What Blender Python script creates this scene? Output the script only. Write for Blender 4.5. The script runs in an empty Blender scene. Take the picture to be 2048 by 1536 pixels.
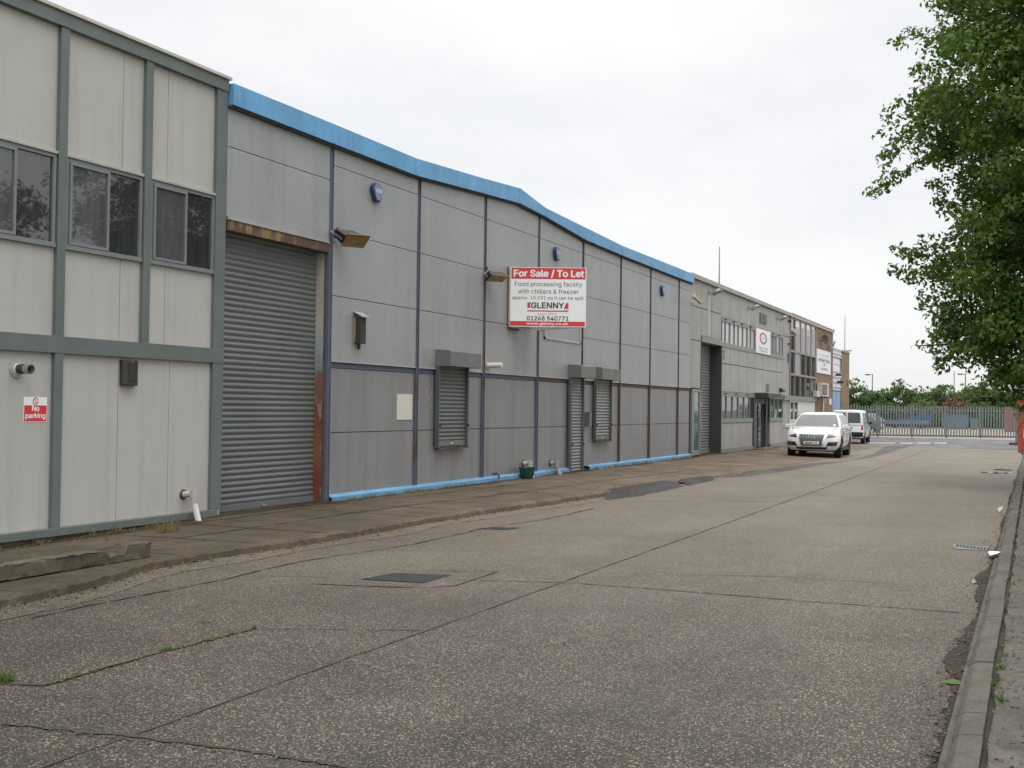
import bpy, bmesh, math, random
import numpy as np
from mathutils import Vector, Matrix
R = math.radians
random.seed(7)
rng = np.random.default_rng(7)
SC = bpy.context.scene
COL = SC.collection

# ------------------------------------------------------------------ camera
FPX = 2300.0                      # focal length in pixels of a 2048 wide picture
YAW, PIT, ROL = -0.4283784, 0.02000021, 0.01283225
CH = 1.65                         # eye height above the road
D = 10.239                        # distance of the long facade from the camera line
_fw = Vector((math.cos(YAW)*math.cos(PIT), -math.sin(YAW)*math.cos(PIT), math.sin(PIT)))
_rt = _fw.cross(Vector((0, 0, 1))).normalized()
_up = _rt.cross(_fw)
_c, _s = math.cos(ROL), math.sin(ROL)
_rt, _up = _c*_rt + _s*_up, -_s*_rt + _c*_up
cam = bpy.data.cameras.new('camera')
cam.sensor_width = 36.0
cam.lens = 36.0*FPX/2048.0
cam.clip_start = 0.1
cam.clip_end = 3000
camo = bpy.data.objects.new('camera', cam)
COL.objects.link(camo)
camo.matrix_world = Matrix(((_rt.x, _up.x, -_fw.x, 0), (_rt.y, _up.y, -_fw.y, 0), (_rt.z, _up.z, -_fw.z, CH), (0, 0, 0, 1)))
SC.camera = camo

# ------------------------------------------------------------------ world: overcast sky
SC.view_settings.view_transform = 'Standard'
SC.view_settings.look = 'None'
SC.view_settings.exposure = 0.0
SC.view_settings.gamma = 1.0
SUN_EL, SUN_AZ = 52.0, 215.0
W = bpy.data.worlds.new('World')
SC.world = W
W.use_nodes = True
nt = W.node_tree
nt.nodes.clear()
def N(t, **kw):
    n = nt.nodes.new(t)
    for k, v in kw.items():
        setattr(n, k, v)
    return n
L = lambda a, b: nt.links.new(a, b)
out = N('ShaderNodeOutputWorld'); bg = N('ShaderNodeBackground')
sky = N('ShaderNodeTexSky', sky_type='NISHITA', sun_disc=False)
sky.sun_elevation = R(SUN_EL); sky.sun_rotation = R(90 - SUN_AZ)
tc = N('ShaderNodeTexCoord'); sep = N('ShaderNodeSeparateXYZ'); L(tc.outputs['Generated'], sep.inputs[0])
mp = N('ShaderNodeMapping'); mp.inputs['Scale'].default_value = (1.2, 1.2, 3.2); L(tc.outputs['Generated'], mp.inputs[0])
ns = N('ShaderNodeTexNoise'); ns.inputs['Scale'].default_value = 2.3; ns.inputs['Detail'].default_value = 5; ns.inputs['Roughness'].default_value = 0.45
L(mp.outputs[0], ns.inputs['Vector'])
cr = N('ShaderNodeValToRGB')
cr.color_ramp.elements[0].position = 0.34; cr.color_ramp.elements[0].color = (0.90, 0.915, 0.93, 1)
cr.color_ramp.elements[1].position = 0.56; cr.color_ramp.elements[1].color = (1.03, 1.03, 1.025, 1)
L(ns.outputs['Fac'], cr.inputs[0])
# overcast luminance rises from the horizon to the zenith
mr = N('ShaderNodeFloatCurve'); cv = mr.mapping.curves[0]
for k, (px_, py_) in enumerate([(0.0, 0.285), (0.2, 0.315), (0.42, 0.335), (0.6, 0.55), (1.0, 1.0)]):
    if k in (0, 4): cv.points[0 if k == 0 else len(cv.points)-1].location = (px_, py_)
    else: cv.points.new(px_, py_)
mr.mapping.update()
L(sep.outputs['Z'], mr.inputs['Value'])
sca = N('ShaderNodeMath', operation='MULTIPLY'); sca.inputs[1].default_value = 32.6; L(mr.outputs[0], sca.inputs[0])
mul = N('ShaderNodeVectorMath', operation='SCALE'); L(cr.outputs[0], mul.inputs[0]); L(sca.outputs[0], mul.inputs['Scale'])
mx = N('ShaderNodeMix', data_type='RGBA'); mx.inputs['Factor'].default_value = 0.93
L(sky.outputs[0], mx.inputs['A']); L(mul.outputs[0], mx.inputs['B'])
L(mx.outputs['Result'], bg.inputs['Color'])
bg.inputs['Strength'].default_value = 0.1
L(bg.outputs[0], out.inputs['Surface'])

sun = bpy.data.lights.new('sun', 'SUN'); sun.energy = 0.5; sun.angle = R(30); sun.color = (1, 0.96, 0.9)
suno = bpy.data.objects.new('sun', sun); COL.objects.link(suno)
_sd = Vector((math.cos(R(SUN_EL))*math.cos(R(SUN_AZ)), math.cos(R(SUN_EL))*math.sin(R(SUN_AZ)), math.sin(R(SUN_EL))))
suno.rotation_euler = (-_sd).to_track_quat('-Z', 'Y').to_euler()
suno.location = _sd*60

# ------------------------------------------------------------------ survey helpers
def ray(x, y):
    return _fw*FPX + _rt*(x-1024) - _up*(y-768)
def F(x, y, o=0.0):
    """point of the facade plane (o metres proud of it) sighted at a survey pixel -> X, Z"""
    d = ray(x, y); t = (D-o)/d.y
    return d.x*t, CH+d.z*t
def FX(x, y, o=0.0): return F(x, y, o)[0]
def FZ(x, y, o=0.0): return F(x, y, o)[1]
def G(x, y, z=0.0):
    d = ray(x, y); t = (z-CH)/d.z
    return Vector((d.x*t, d.y*t, z))
def P(p):
    v = Vector(p) - Vector((0, 0, CH)); w = v.dot(_fw)
    return 1024+FPX*v.dot(_rt)/w, 768-FPX*v.dot(_up)/w
def AT(x, y, X):
    d = ray(x, y); t = X/d.x
    return Vector((X, d.y*t, CH+d.z*t))

# ------------------------------------------------------------------ materials
def new_mat(name):
    m = bpy.data.materials.new(name); m.use_nodes = True
    t = m.node_tree
    return m, t, t.nodes['Principled BSDF']
def _n(t, typ, **kw):
    n = t.nodes.new(typ)
    for k, v in kw.items():
        if k in n.inputs.keys() if hasattr(n.inputs, 'keys') else False:
            n.inputs[k].default_value = v
        else:
            setattr(n, k, v)
    return n
def noise(t, vec, scale, detail=5, rough=0.6, mapscale=None):
    n = t.nodes.new('ShaderNodeTexNoise')
    n.inputs['Scale'].default_value = scale; n.inputs['Detail'].default_value = detail; n.inputs['Roughness'].default_value = rough
    if mapscale:
        m = t.nodes.new('ShaderNodeMapping'); m.inputs['Scale'].default_value = mapscale
        t.links.new(vec, m.inputs[0]); vec = m.outputs[0]
    t.links.new(vec, n.inputs['Vector'])
    return n.outputs['Fac']
def ramp(t, fac, stops):
    r = t.nodes.new('ShaderNodeValToRGB')
    e = r.color_ramp.elements
    while len(e) < len(stops): e.new(0.5)
    for i, (p, c) in enumerate(stops):
        e[i].position = p
        e[i].color = (c, c, c, 1) if isinstance(c, (int, float)) else (*c, 1)
    t.links.new(fac, r.inputs[0])
    return r.outputs[0]
def mix(t, fac, a, b, mode='MIX'):
    m = t.nodes.new('ShaderNodeMix'); m.data_type = 'RGBA'; m.blend_type = mode
    for s, v in (('Factor', fac), ('A', a), ('B', b)):
        i = m.inputs[s]
        if isinstance(v, (int, float)): i.default_value = v
        elif isinstance(v, tuple): i.default_value = (*v, 1) if len(v) == 3 else v
        else: t.links.new(v, i)
    return m.outputs['Result']
def bump(t, b, h, strength, dist=0.01):
    n = t.nodes.new('ShaderNodeBump'); n.inputs['Strength'].default_value = strength; n.inputs['Distance'].default_value = dist
    t.links.new(h, n.inputs['Height']); t.links.new(n.outputs[0], b.inputs['Normal'])
def sc(c, k): return tuple(min(1, x*k) for x in c)

def mat(name, col, rough=0.6, metal=0.0, var=0.18, scale=3.0, streak=0.0, streakcol=(0.06, 0.05, 0.04), bmp=0.0, bscale=60, speck=0.0, speckcol=(0.05, 0.045, 0.04), coat=0.0):
    """painted / weathered surface: broad tone variation, vertical rain streaks, small specks, fine bump"""
    m, t, b = new_mat(name)
    tcn = t.nodes.new('ShaderNodeTexCoord'); vec = tcn.outputs['Object']
    c = mix(t, ramp(t, noise(t, vec, scale, 6, 0.65), [(0.3, 0.0), (0.7, 1.0)]), sc(col, 1-var), sc(col, 1+var))
    if streak:
        f = ramp(t, noise(t, vec, 1.0, 5, 0.6, (7, 7, 0.45)), [(0.5, 0.0), (0.78, streak)])
        c = mix(t, f, c, streakcol)
    if speck:
        f = ramp(t, noise(t, vec, 38, 4, 0.7), [(0.62, 0.0), (0.70, speck)])
        c = mix(t, f, c, speckcol)
    t.links.new(c, b.inputs['Base Color'])
    b.inputs['Metallic'].default_value = metal
    t.links.new(ramp(t, noise(t, vec, scale*2.3, 4), [(0.3, max(0, rough-0.08)), (0.7, min(1, rough+0.08))]), b.inputs['Roughness'])
    if bmp: bump(t, b, noise(t, vec, bscale, 4), bmp, 0.004)
    if coat: b.inputs['Coat Weight'].default_value = coat
    return m

def glass_mat(name, col, ior=1.9, wav=0.1, wscale=1.4, rough=0.02):
    m, t, b = new_mat(name)
    tcn = t.nodes.new('ShaderNodeTexCoord'); vec = tcn.outputs['Object']
    c = mix(t, ramp(t, noise(t, vec, 2.5, 4, 0.6, (5, 5, 0.5)), [(0.35, 0.0), (0.7, 1.0)]), sc(col, 0.8), sc(col, 1.2))
    t.links.new(c, b.inputs['Base Color'])
    b.inputs['IOR'].default_value = ior; b.inputs['Roughness'].default_value = rough
    if wav: bump(t, b, noise(t, vec, wscale, 2, 0.4, (1, 1, 1.6)), wav, 0.05)
    return m

def cladding_mat(name, col, stain):
    """silver sheet with fine horizontal ribs, rain streaks and rust coloured run-off"""
    m, t, b = new_mat(name)
    tcn = t.nodes.new('ShaderNodeTexCoord'); vec = tcn.outputs['Object']
    c = mix(t, ramp(t, noise(t, vec, 0.7, 6, 0.6), [(0.3, 0.0), (0.7, 1.0)]), sc(col, 0.9), sc(col, 1.08))
    f = ramp(t, noise(t, vec, 1.0, 6, 0.65, (3.2, 3.2, 0.16)), [(0.44, 0.0), (0.75, stain)])
    c = mix(t, f, c, (0.155, 0.135, 0.115))
    f = ramp(t, noise(t, vec, 26, 3, 0.7, (1, 1, 1.6)), [(0.3, 0.0), (0.75, 0.3)])
    c = mix(t, f, c, sc(col, 0.72))
    f = ramp(t, noise(t, vec, 9, 5, 0.8), [(0.68, 0.0), (0.78, 0.35)])
    c = mix(t, f, c, sc(col, 1.35))
    s = t.nodes.new('ShaderNodeSeparateXYZ'); t.links.new(vec, s.inputs[0])
    a = t.nodes.new('ShaderNodeMath'); a.operation = 'MULTIPLY'; a.inputs[1].default_value = 2*math.pi/0.036; t.links.new(s.outputs['Z'], a.inputs[0])
    q = t.nodes.new('ShaderNodeMath'); q.operation = 'SINE'; t.links.new(a.outputs[0], q.inputs[0])
    # slightly darker tone in the hollows of the ribs
    rr = ramp(t, q.outputs[0], [(0.0, 0.97), (0.6, 1.0)])
    c = mix(t, 1.0, c, rr, 'MULTIPLY')
    t.links.new(c, b.inputs['Base Color'])
    b.inputs['Metallic'].default_value = 0.25
    b.inputs['Roughness'].default_value = 0.48
    bump(t, b, q.outputs[0], 0.14, 0.004)
    return m

def rust_post_mat(name, paint, rustamt):
    m, t, b = new_mat(name)
    tcn = t.nodes.new('ShaderNodeTexCoord'); vec = tcn.outputs['Object']
    f = ramp(t, noise(t, vec, 2.2, 7, 0.7, (2, 2, 0.8)), [(0.62-rustamt*0.45, 0.0), (0.70-rustamt*0.42, 1.0)])
    rc = mix(t, noise(t, vec, 12, 4), (0.06, 0.04, 0.034), (0.12, 0.065, 0.045))
    pc = mix(t, noise(t, vec, 3, 4), sc(paint, 0.8), sc(paint, 1.2))
    t.links.new(mix(t, f, pc, rc), b.inputs['Base Color'])
    b.inputs['Roughness'].default_value = 0.6
    return m

def road_mat(name, dark, light, stone=85.0, wet=0.3, tone=1.0, pale=(0.36, 0.31, 0.27), spec=0.3, far_tone=None):
    """worn concrete with the aggregate showing: pale and dark stones in a grey matrix, damp patches"""
    m, t, b = new_mat(name)
    tcn = t.nodes.new('ShaderNodeTexCoord'); vec = tcn.outputs['Object']
    v = t.nodes.new('ShaderNodeTexVoronoi'); v.inputs['Scale'].default_value = stone; v.inputs['Randomness'].default_value = 1.0
    dn = t.nodes.new('ShaderNodeTexNoise'); dn.inputs['Scale'].default_value = 30; dn.inputs['Detail'].default_value = 3
    t.links.new(vec, dn.inputs['Vector'])
    off = t.nodes.new('ShaderNodeVectorMath'); off.operation = 'MULTIPLY_ADD'
    t.links.new(dn.outputs['Color'], off.inputs[0]); off.inputs[1].default_value = (0.02, 0.02, 0.02); t.links.new(vec, off.inputs[2])
    t.links.new(off.outputs[0], v.inputs['Vector'])
    sx = t.nodes.new('ShaderNodeSeparateColor'); t.links.new(v.outputs['Color'], sx.inputs[0])
    st = ramp(t, sx.outputs[0], [(0.0, sc(dark, 0.55)), (0.28, dark), (0.5, light), (0.74, sc(light, 1.45)), (0.97, pale)])
    tint = ramp(t, sx.outputs[1], [(0.0, (1.12, 0.95, 0.82)), (0.5, (1.02, 1, 0.97)), (1.0, (0.9, 0.98, 1.06))])
    st = mix(t, 1.0, st, tint, 'MULTIPLY')
    body = mix(t, noise(t, vec, 55, 3, 0.7), sc(dark, 0.6), sc(dark, 1.35))
    edge = ramp(t, v.outputs['Distance'], [(0.38, 0.0), (0.60, 1.0)])
    c = mix(t, edge, st, body)
    big = ramp(t, noise(t, vec, 0.33, 6, 0.62), [(0.32, 0.72), (0.5, 1.0), (0.7, 1.18)])
    c = mix(t, 1.0, c, big, 'MULTIPLY')
    mid = ramp(t, noise(t, vec, 2.1, 6, 0.7), [(0.3, 0.82), (0.7, 1.14)])
    c = mix(t, 1.0, c, mid, 'MULTIPLY')
    spots = ramp(t, noise(t, vec, 5.5, 3, 0.6), [(0.70, 0.0), (0.76, 0.55)])
    c = mix(t, spots, c, sc(dark, 0.35))
    trk = ramp(t, noise(t, vec, 1.0, 5, 0.6, (0.06, 0.9, 1)), [(0.32, 0.80), (0.52, 1.0), (0.72, 1.12)])
    c = mix(t, 1.0, c, trk, 'MULTIPLY')
    oil = ramp(t, noise(t, vec, 0.75, 7, 0.7), [(0.62, 0.0), (0.72, 0.45)])
    c = mix(t, oil, c, sc(dark, 0.5))
    if far_tone:                                 # the near end is darker, the far end paler, with an uneven border
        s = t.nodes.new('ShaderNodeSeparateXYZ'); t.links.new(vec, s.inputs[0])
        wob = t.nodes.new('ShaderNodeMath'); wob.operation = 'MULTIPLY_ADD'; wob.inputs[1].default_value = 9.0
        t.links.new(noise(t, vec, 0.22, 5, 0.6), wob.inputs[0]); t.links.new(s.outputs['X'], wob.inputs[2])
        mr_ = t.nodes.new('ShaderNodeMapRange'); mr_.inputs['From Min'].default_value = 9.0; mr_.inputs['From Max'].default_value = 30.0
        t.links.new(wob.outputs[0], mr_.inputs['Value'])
        far_mix = ramp(t, mr_.outputs[0], [(0.0, 0.0), (0.35, 0.45), (1.0, 0.8)])
        c = mix(t, far_mix, c, mix(t, 0.6, c, far_tone))
        c = mix(t, 1.0, c, mix(t, far_mix, (.72, .70, .67), (1.54, 1.49, 1.41)), 'MULTIPLY')
    b.inputs['Specular IOR Level'].default_value = spec
    c = mix(t, 1.0, c, (tone, tone, tone), 'MULTIPLY')
    t.links.new(c, b.inputs['Base Color'])
    rg = ramp(t, noise(t, vec, 0.45, 5, 0.6, (1, 1.6, 1)), [(0.35, 0.74-wet), (0.65, 0.80)])
    t.links.new(rg, b.inputs['Roughness'])
    bump(t, b, v.outputs['Distance'], 0.35, 0.004)
    return m

def pave_mat(name, dark, light, moss=0.0, mosscol=(0.07, 0.075, 0.03), spec=.5, far_tone=None):
    m, t, b = new_mat(name); b.inputs['Specular IOR Level'].default_value = spec
    tcn = t.nodes.new('ShaderNodeTexCoord'); vec = tcn.outputs['Object']
    c = mix(t, ramp(t, noise(t, vec, 1.6, 8, 0.68), [(0.3, 0.0), (0.7, 1.0)]), dark, light)
    f = ramp(t, noise(t, vec, 70, 4, 0.75), [(0.38, 0.55), (0.7, 1.35)])
    c = mix(t, 1.0, c, f, 'MULTIPLY')
    f = ramp(t, noise(t, vec, 0.8, 7, 0.7), [(0.55, 0.0), (0.7, 0.7)])
    c = mix(t, f, c, sc(dark, 0.5))
    if far_tone:  # darker at the near end, multiplied by this tone at the far end
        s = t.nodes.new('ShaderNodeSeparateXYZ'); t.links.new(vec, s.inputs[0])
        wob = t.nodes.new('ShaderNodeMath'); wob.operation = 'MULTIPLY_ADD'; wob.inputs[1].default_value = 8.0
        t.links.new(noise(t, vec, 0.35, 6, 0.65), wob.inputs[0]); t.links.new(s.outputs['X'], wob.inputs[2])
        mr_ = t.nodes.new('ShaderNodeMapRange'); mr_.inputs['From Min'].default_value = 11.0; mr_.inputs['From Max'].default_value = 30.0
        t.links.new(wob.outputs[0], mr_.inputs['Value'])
        c = mix(t, 1.0, c, mix(t, mr_.outputs[0], (0.80, 0.78, 0.74), far_tone), 'MULTIPLY')
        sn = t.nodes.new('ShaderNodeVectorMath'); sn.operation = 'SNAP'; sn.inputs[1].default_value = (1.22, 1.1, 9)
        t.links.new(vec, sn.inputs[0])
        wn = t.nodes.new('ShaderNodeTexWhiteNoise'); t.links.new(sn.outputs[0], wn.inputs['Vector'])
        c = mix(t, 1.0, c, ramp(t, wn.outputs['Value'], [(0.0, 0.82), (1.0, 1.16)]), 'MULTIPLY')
    if moss:
        f = ramp(t, noise(t, vec, 3.1, 8, 0.75), [(0.53, 0.0), (0.66, moss)])
        c = mix(t, f, c, mosscol)
    t.links.new(c, b.inputs['Base Color'])
    t.links.new(ramp(t, noise(t, vec, 1.1, 4), [(0.35, 0.6), (0.65, 0.9)]), b.inputs['Roughness'])
    bump(t, b, noise(t, vec, 45, 5, 0.7), 0.4, 0.006)
    return m

def leaf_mat(name, a, c2, trans=0.35):
    m, t, b = new_mat(name)
    g = t.nodes.new('ShaderNodeNewGeometry')
    tcn = t.nodes.new('ShaderNodeTexCoord'); vec = tcn.outputs['Object']
    c = mix(t, g.outputs['Random Per Island'], a, c2)
    c = mix(t, ramp(t, noise(t, vec, 0.9, 3), [(0.35, 0.0), (0.65, 0.55)]), c, sc(c2, 1.25))
    t.links.new(c, b.inputs['Base Color'])
    b.inputs['Roughness'].default_value = 0.5
    tr = t.nodes.new('ShaderNodeBsdfTranslucent')
    tint = mix(t, 1.0, c, (1.1, 1.25, 0.5), 'MULTIPLY')
    t.links.new(tint, tr.inputs['Color'])
    ms = t.nodes.new('ShaderNodeMixShader'); ms.inputs[0].default_value = trans
    o = t.nodes['Material Output']
    t.links.new(b.outputs[0], ms.inputs[1]); t.links.new(tr.outputs[0], ms.inputs[2]); t.links.new(ms.outputs[0], o.inputs[0])
    return m

def brick_mat(name, c1, c2, mortar):
    m, t, b = new_mat(name)
    tcn = t.nodes.new('ShaderNodeTexCoord'); vec = tcn.outputs['Object']
    s = t.nodes.new('ShaderNodeSeparateXYZ'); t.links.new(vec, s.inputs[0])
    ad = t.nodes.new('ShaderNodeMath'); ad.operation = 'ADD'; t.links.new(s.outputs['X'], ad.inputs[0]); t.links.new(s.outputs['Y'], ad.inputs[1])
    cb = t.nodes.new('ShaderNodeCombineXYZ'); t.links.new(ad.outputs[0], cb.inputs['X']); t.links.new(s.outputs['Z'], cb.inputs['Y'])
    br = t.nodes.new('ShaderNodeTexBrick')
    br.inputs['Scale'].default_value = 1.0; br.inputs['Brick Width'].default_value = 0.225; br.inputs['Row Height'].default_value = 0.075
    br.inputs['Mortar Size'].default_value = 0.008
    br.inputs['Color1'].default_value = (*c1, 1); br.inputs['Color2'].default_value = (*c2, 1); br.inputs['Mortar'].default_value = (*mortar, 1)
    t.links.new(cb.outputs[0], br.inputs['Vector'])
    c = mix(t, 1.0, br.outputs['Color'], ramp(t, noise(t, vec, 0.8, 6, 0.65), [(0.3, 0.72), (0.7, 1.15)]), 'MULTIPLY')
    t.links.new(c, b.inputs['Base Color']); b.inputs['Roughness'].default_value = 0.85
    return m

M = {}
M['panel'] = mat('pale_grey_panel', (0.42, 0.411, 0.388), 0.55, var=0.06, scale=1.1, streak=0.5, streakcol=(0.31, 0.30, 0.28), bmp=0.12, bscale=140, speck=0.10, speckcol=(0.3, 0.29, 0.27))
M['frame'] = mat('green_grey_paint', (0.122, 0.143, 0.138), 0.45, var=0.10, scale=1.8, streak=0.20, streakcol=(0.22, 0.24, 0.24), bmp=0.1)
M['winframe'] = mat('grey_window_frame', (0.18, 0.198, 0.20), 0.4, var=0.08)
M['trim'] = mat('worn_aluminium_trim', (0.42, 0.42, 0.41), 0.45, 0.3, var=0.12)
M['coping'] = mat('pale_coping', (0.50, 0.48, 0.43), 0.6, var=0.12, scale=2, streak=0.3, streakcol=(0.3, 0.28, 0.24))
M['plinth'] = pave_mat('stained_plinth_concrete', (0.10, 0.085, 0.065), (0.22, 0.19, 0.15), 0.5)
M['glass'] = glass_mat('dark_window_glass', (0.035, 0.038, 0.042), 1.9, 0.05, 1.2)
M['glass_curtain'] = glass_mat('curtained_window_glass', (0.085, 0.09, 0.096), 1.7, 0.02, 1.2)
M['glass_far'] = glass_mat('office_window_glass', (0.05, 0.06, 0.062), 1.8, 0.03)
M['glass_pale'] = glass_mat('blind_lined_glass', (0.40, 0.42, 0.43), 1.5, 0.02)
M['glass_teal'] = glass_mat('teal_door_glass', (0.10, 0.16, 0.17), 1.6, 0.02)
M['glass_white'] = glass_mat('white_glazing_panel', (0.62, 0.60, 0.62), 1.5, 0.02)
M['clad_up'] = cladding_mat('silver_ribbed_cladding', (0.378, 0.387, 0.40), 0.22)
M['clad_low'] = cladding_mat('grimy_silver_cladding', (0.278, 0.281, 0.285), 0.5)
M['dark'] = mat('dark_void', (0.02, 0.02, 0.02), 0.8)
M['post_blue'] = rust_post_mat('slate_blue_post_paint', (0.10, 0.115, 0.165), 0.05)
M['post_mid'] = rust_post_mat('chipped_blue_post_paint', (0.09, 0.10, 0.145), 0.24)
M['post_rust'] = rust_post_mat('rusty_brown_post', (0.10, 0.10, 0.115), 0.55)
M['fascia'] = mat('sky_blue_fascia', (0.13, 0.35, 0.60), 0.5, var=0.15, scale=1.6, streak=0.55, streakcol=(0.10, 0.24, 0.40), speck=0.5, speckcol=(0.10, 0.22, 0.36))
M['skirt'] = mat('sky_blue_skirting', (0.135, 0.32, 0.51), 0.55, var=0.18, scale=2, streak=0.4, streakcol=(0.12, 0.2, 0.28), speck=.3)
M['shutter'] = mat('grey_green_shutter', (0.138, 0.154, 0.153), 0.42, 0.15, var=0.10, scale=1.4, streak=0.15, streakcol=(0.18, 0.15, 0.12))
M['shutter_gal'] = mat('galvanised_shutter', (0.26, 0.26, 0.262), 0.4, 0.35, var=0.12, scale=2)
M['shutter_box'] = mat('shutter_box_paint', (0.14, 0.15, 0.15), 0.45, var=0.12, scale=2.5, streak=0.3, streakcol=(0.09, 0.1, 0.1))
M['shutter_dark'] = mat('shutter_guide_paint', (0.075, 0.092, 0.09), 0.5, var=0.12, scale=2.5)
M['steel'] = mat('galvanised_steel', (0.38, 0.39, 0.39), 0.4, 0.6, var=0.12)
M['white_plastic'] = mat('white_plastic', (0.66, 0.66, 0.63), 0.4, var=0.06, streak=0.2, streakcol=(0.4, 0.38, 0.33))
M['grimy_white'] = mat('grimy_white_plastic', (0.42, 0.41, 0.37), 0.5, var=0.25, scale=9, streak=0.4, streakcol=(0.2, 0.18, 0.14))
M['black'] = mat('black_plastic', (0.025, 0.025, 0.026), 0.5, var=0.15)
M['brownblack'] = mat('dark_brown_casing', (0.035, 0.033, 0.03), 0.6, var=0.2)
M['lens_yellow'] = mat('yellowed_lamp_glass', (0.30, 0.205, 0.055), 0.25, var=0.3, scale=8)
M['lens_grey'] = mat('grey_lamp_glass', (0.25, 0.26, 0.26), 0.2, var=0.2, scale=8)
M['alarm_blue'] = mat('dark_blue_plastic', (0.03, 0.045, 0.13), 0.35, var=0.1)
M['alarm_pale'] = mat('faded_blue_plastic', (0.16, 0.22, 0.33), 0.4, var=0.1)
M['alarm_sticker'] = mat('faded_sticker', (0.38, 0.42, 0.48), 0.5, var=0.2, scale=30)
M['sign_white'] = mat('white_sign_face', (0.80, 0.81, 0.82), 0.35, var=0.02)
M['sign_red'] = mat('red_sign_print', (0.60, 0.035, 0.045), 0.35, var=0.05)
M['sign_black'] = mat('black_sign_print', (0.035, 0.033, 0.035), 0.4, var=0.05)
M['sign_grey'] = mat('grey_sign_print', (0.35, 0.35, 0.36), 0.4, var=0.05)
M['sign_blue'] = mat('purple_sign_print', (0.20, 0.17, 0.30), 0.4, var=0.05)
M['sign_pink'] = mat('faded_sign_print', (0.55, 0.45, 0.46), 0.4, var=0.1)
M['wood'] = mat('pale_timber', (0.42, 0.30, 0.19), 0.7, var=0.2, scale=6)
M['unit_panel'] = mat('stained_beige_panel', (0.335, 0.33, 0.31), 0.6, 0.05, var=0.15, scale=0.8, streak=0.6, streakcol=(0.235, 0.215, 0.195), speck=0.15, speckcol=(0.22, 0.2, 0.18))
M['unit_frame'] = mat('grey_unit_frame', (0.215, 0.22, 0.215), 0.5, var=0.1)
M['unit_dark'] = mat('dark_green_jamb', (0.045, 0.052, 0.046), 0.55, var=0.15)
M['gap'] = mat('panel_joint', (0.055, 0.052, 0.05), 0.8)
M['mullion_brown'] = mat('mauve_brown_mullion', (0.26, 0.22, 0.22), 0.45, var=0.1)
M['brick'] = brick_mat('tan_brick', (0.26, 0.165, 0.085), (0.17, 0.105, 0.055), (0.20, 0.17, 0.13))
M['brick2'] = brick_mat('sandy_brick', (0.28, 0.19, 0.105), (0.215, 0.14, 0.075), (0.24, 0.2, 0.15))
M['white_sheet'] = mat('white_profiled_sheet', (0.60, 0.61, 0.64), 0.45, var=0.06)
M['blue_door'] = mat('pale_blue_paint', (0.22, 0.36, 0.52), 0.45, var=0.1)
M['roof'] = mat('grey_roof_sheet', (0.25, 0.25, 0.25), 0.8, var=0.15)
M['road'] = road_mat('exposed_aggregate_concrete', (0.044, 0.038, 0.032), (0.118, 0.100, 0.081), 88.0, 0.12, pale=(0.40, 0.335, 0.265), far_tone=(0.168, 0.147, 0.122))
M['gutter'] = road_mat('gritty_channel_concrete', (0.07, 0.059, 0.047), (0.165, 0.138, 0.11), 80.0, 0.1, pale=(0.36, 0.30, 0.24), far_tone=(0.16, 0.135, 0.105))
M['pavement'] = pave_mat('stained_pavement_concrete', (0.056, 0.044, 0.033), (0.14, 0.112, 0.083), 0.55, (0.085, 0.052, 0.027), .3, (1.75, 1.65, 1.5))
M['kerb'] = pave_mat('mossy_kerb_concrete', (0.042, 0.039, 0.028), (0.12, 0.11, 0.083), 0.85, (0.045, 0.042, 0.022))
M['footway'] = pave_mat('mossy_footway_concrete', (0.045, 0.038, 0.027), (0.125, 0.108, 0.082), 0.95, (0.028, 0.022, 0.010))
M['asphalt'] = road_mat('patch_asphalt', (0.027, 0.024, 0.022), (0.056, 0.05, 0.045), 80.0, 0.15, pale=(0.16, 0.15, 0.145))
M['asphalt_far'] = road_mat('grey_asphalt', (0.09, 0.09, 0.095), (0.14, 0.14, 0.145), 80.0, 0.3, pale=(0.25, 0.25, 0.25))
M['yard'] = mat('pale_yard_concrete', (0.28, 0.24, 0.205), 0.75, var=0.15, scale=0.6)
M['ground'] = mat('rough_ground', (0.15, 0.14, 0.10), 0.9, var=0.3, scale=0.4)
M['joint'] = pave_mat('dirt_in_joints', (0.018, 0.013, 0.008), (0.055, 0.04, 0.022), 0.6, (0.06, 0.06, 0.02))
M['moss'] = mat('moss', (0.07, 0.085, 0.02), 0.9, var=0.5, scale=20)
M['iron'] = mat('worn_cast_iron', (0.055, 0.053, 0.052), 0.45, 0.5, var=0.3, scale=12)
M['water'] = glass_mat('shallow_water', (0.035, 0.03, 0.026), 1.33, 0.0)
M['drygrass'] = leaf_mat('dry_grass_blades', (0.30, 0.22, 0.10), (0.17, 0.13, 0.06), 0.2)
M['weed'] = leaf_mat('green_weed_leaves', (0.045, 0.095, 0.015), (0.085, 0.14, 0.025), 0.3)
M['deadleaf'] = leaf_mat('dead_brown_leaves', (0.075, 0.035, 0.014), (0.025, 0.016, 0.009), 0.1)
M['leaf'] = leaf_mat('plane_tree_leaves', (0.030, 0.070, 0.010), (0.088, 0.152, 0.026), 0.38)
M['leaf2'] = leaf_mat('hedge_tree_leaves', (0.036, 0.078, 0.020), (0.08, 0.13, 0.034), 0.35)
M['leaf3'] = leaf_mat('yellowish_shrub_leaves', (0.075, 0.105, 0.032), (0.12, 0.15, 0.05), 0.3)
M['leaf_red'] = leaf_mat('red_brown_shrub_leaves', (0.12, 0.05, 0.04), (0.17, 0.09, 0.06), 0.3)
M['bark'] = mat('grey_brown_bark', (0.10, 0.08, 0.06), 0.9, var=0.35, scale=7, bmp=0.6, bscale=18)
M['paint_line'] = mat('worn_white_road_paint', (0.60, 0.60, 0.58), 0.6, var=0.15, scale=6)
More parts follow.
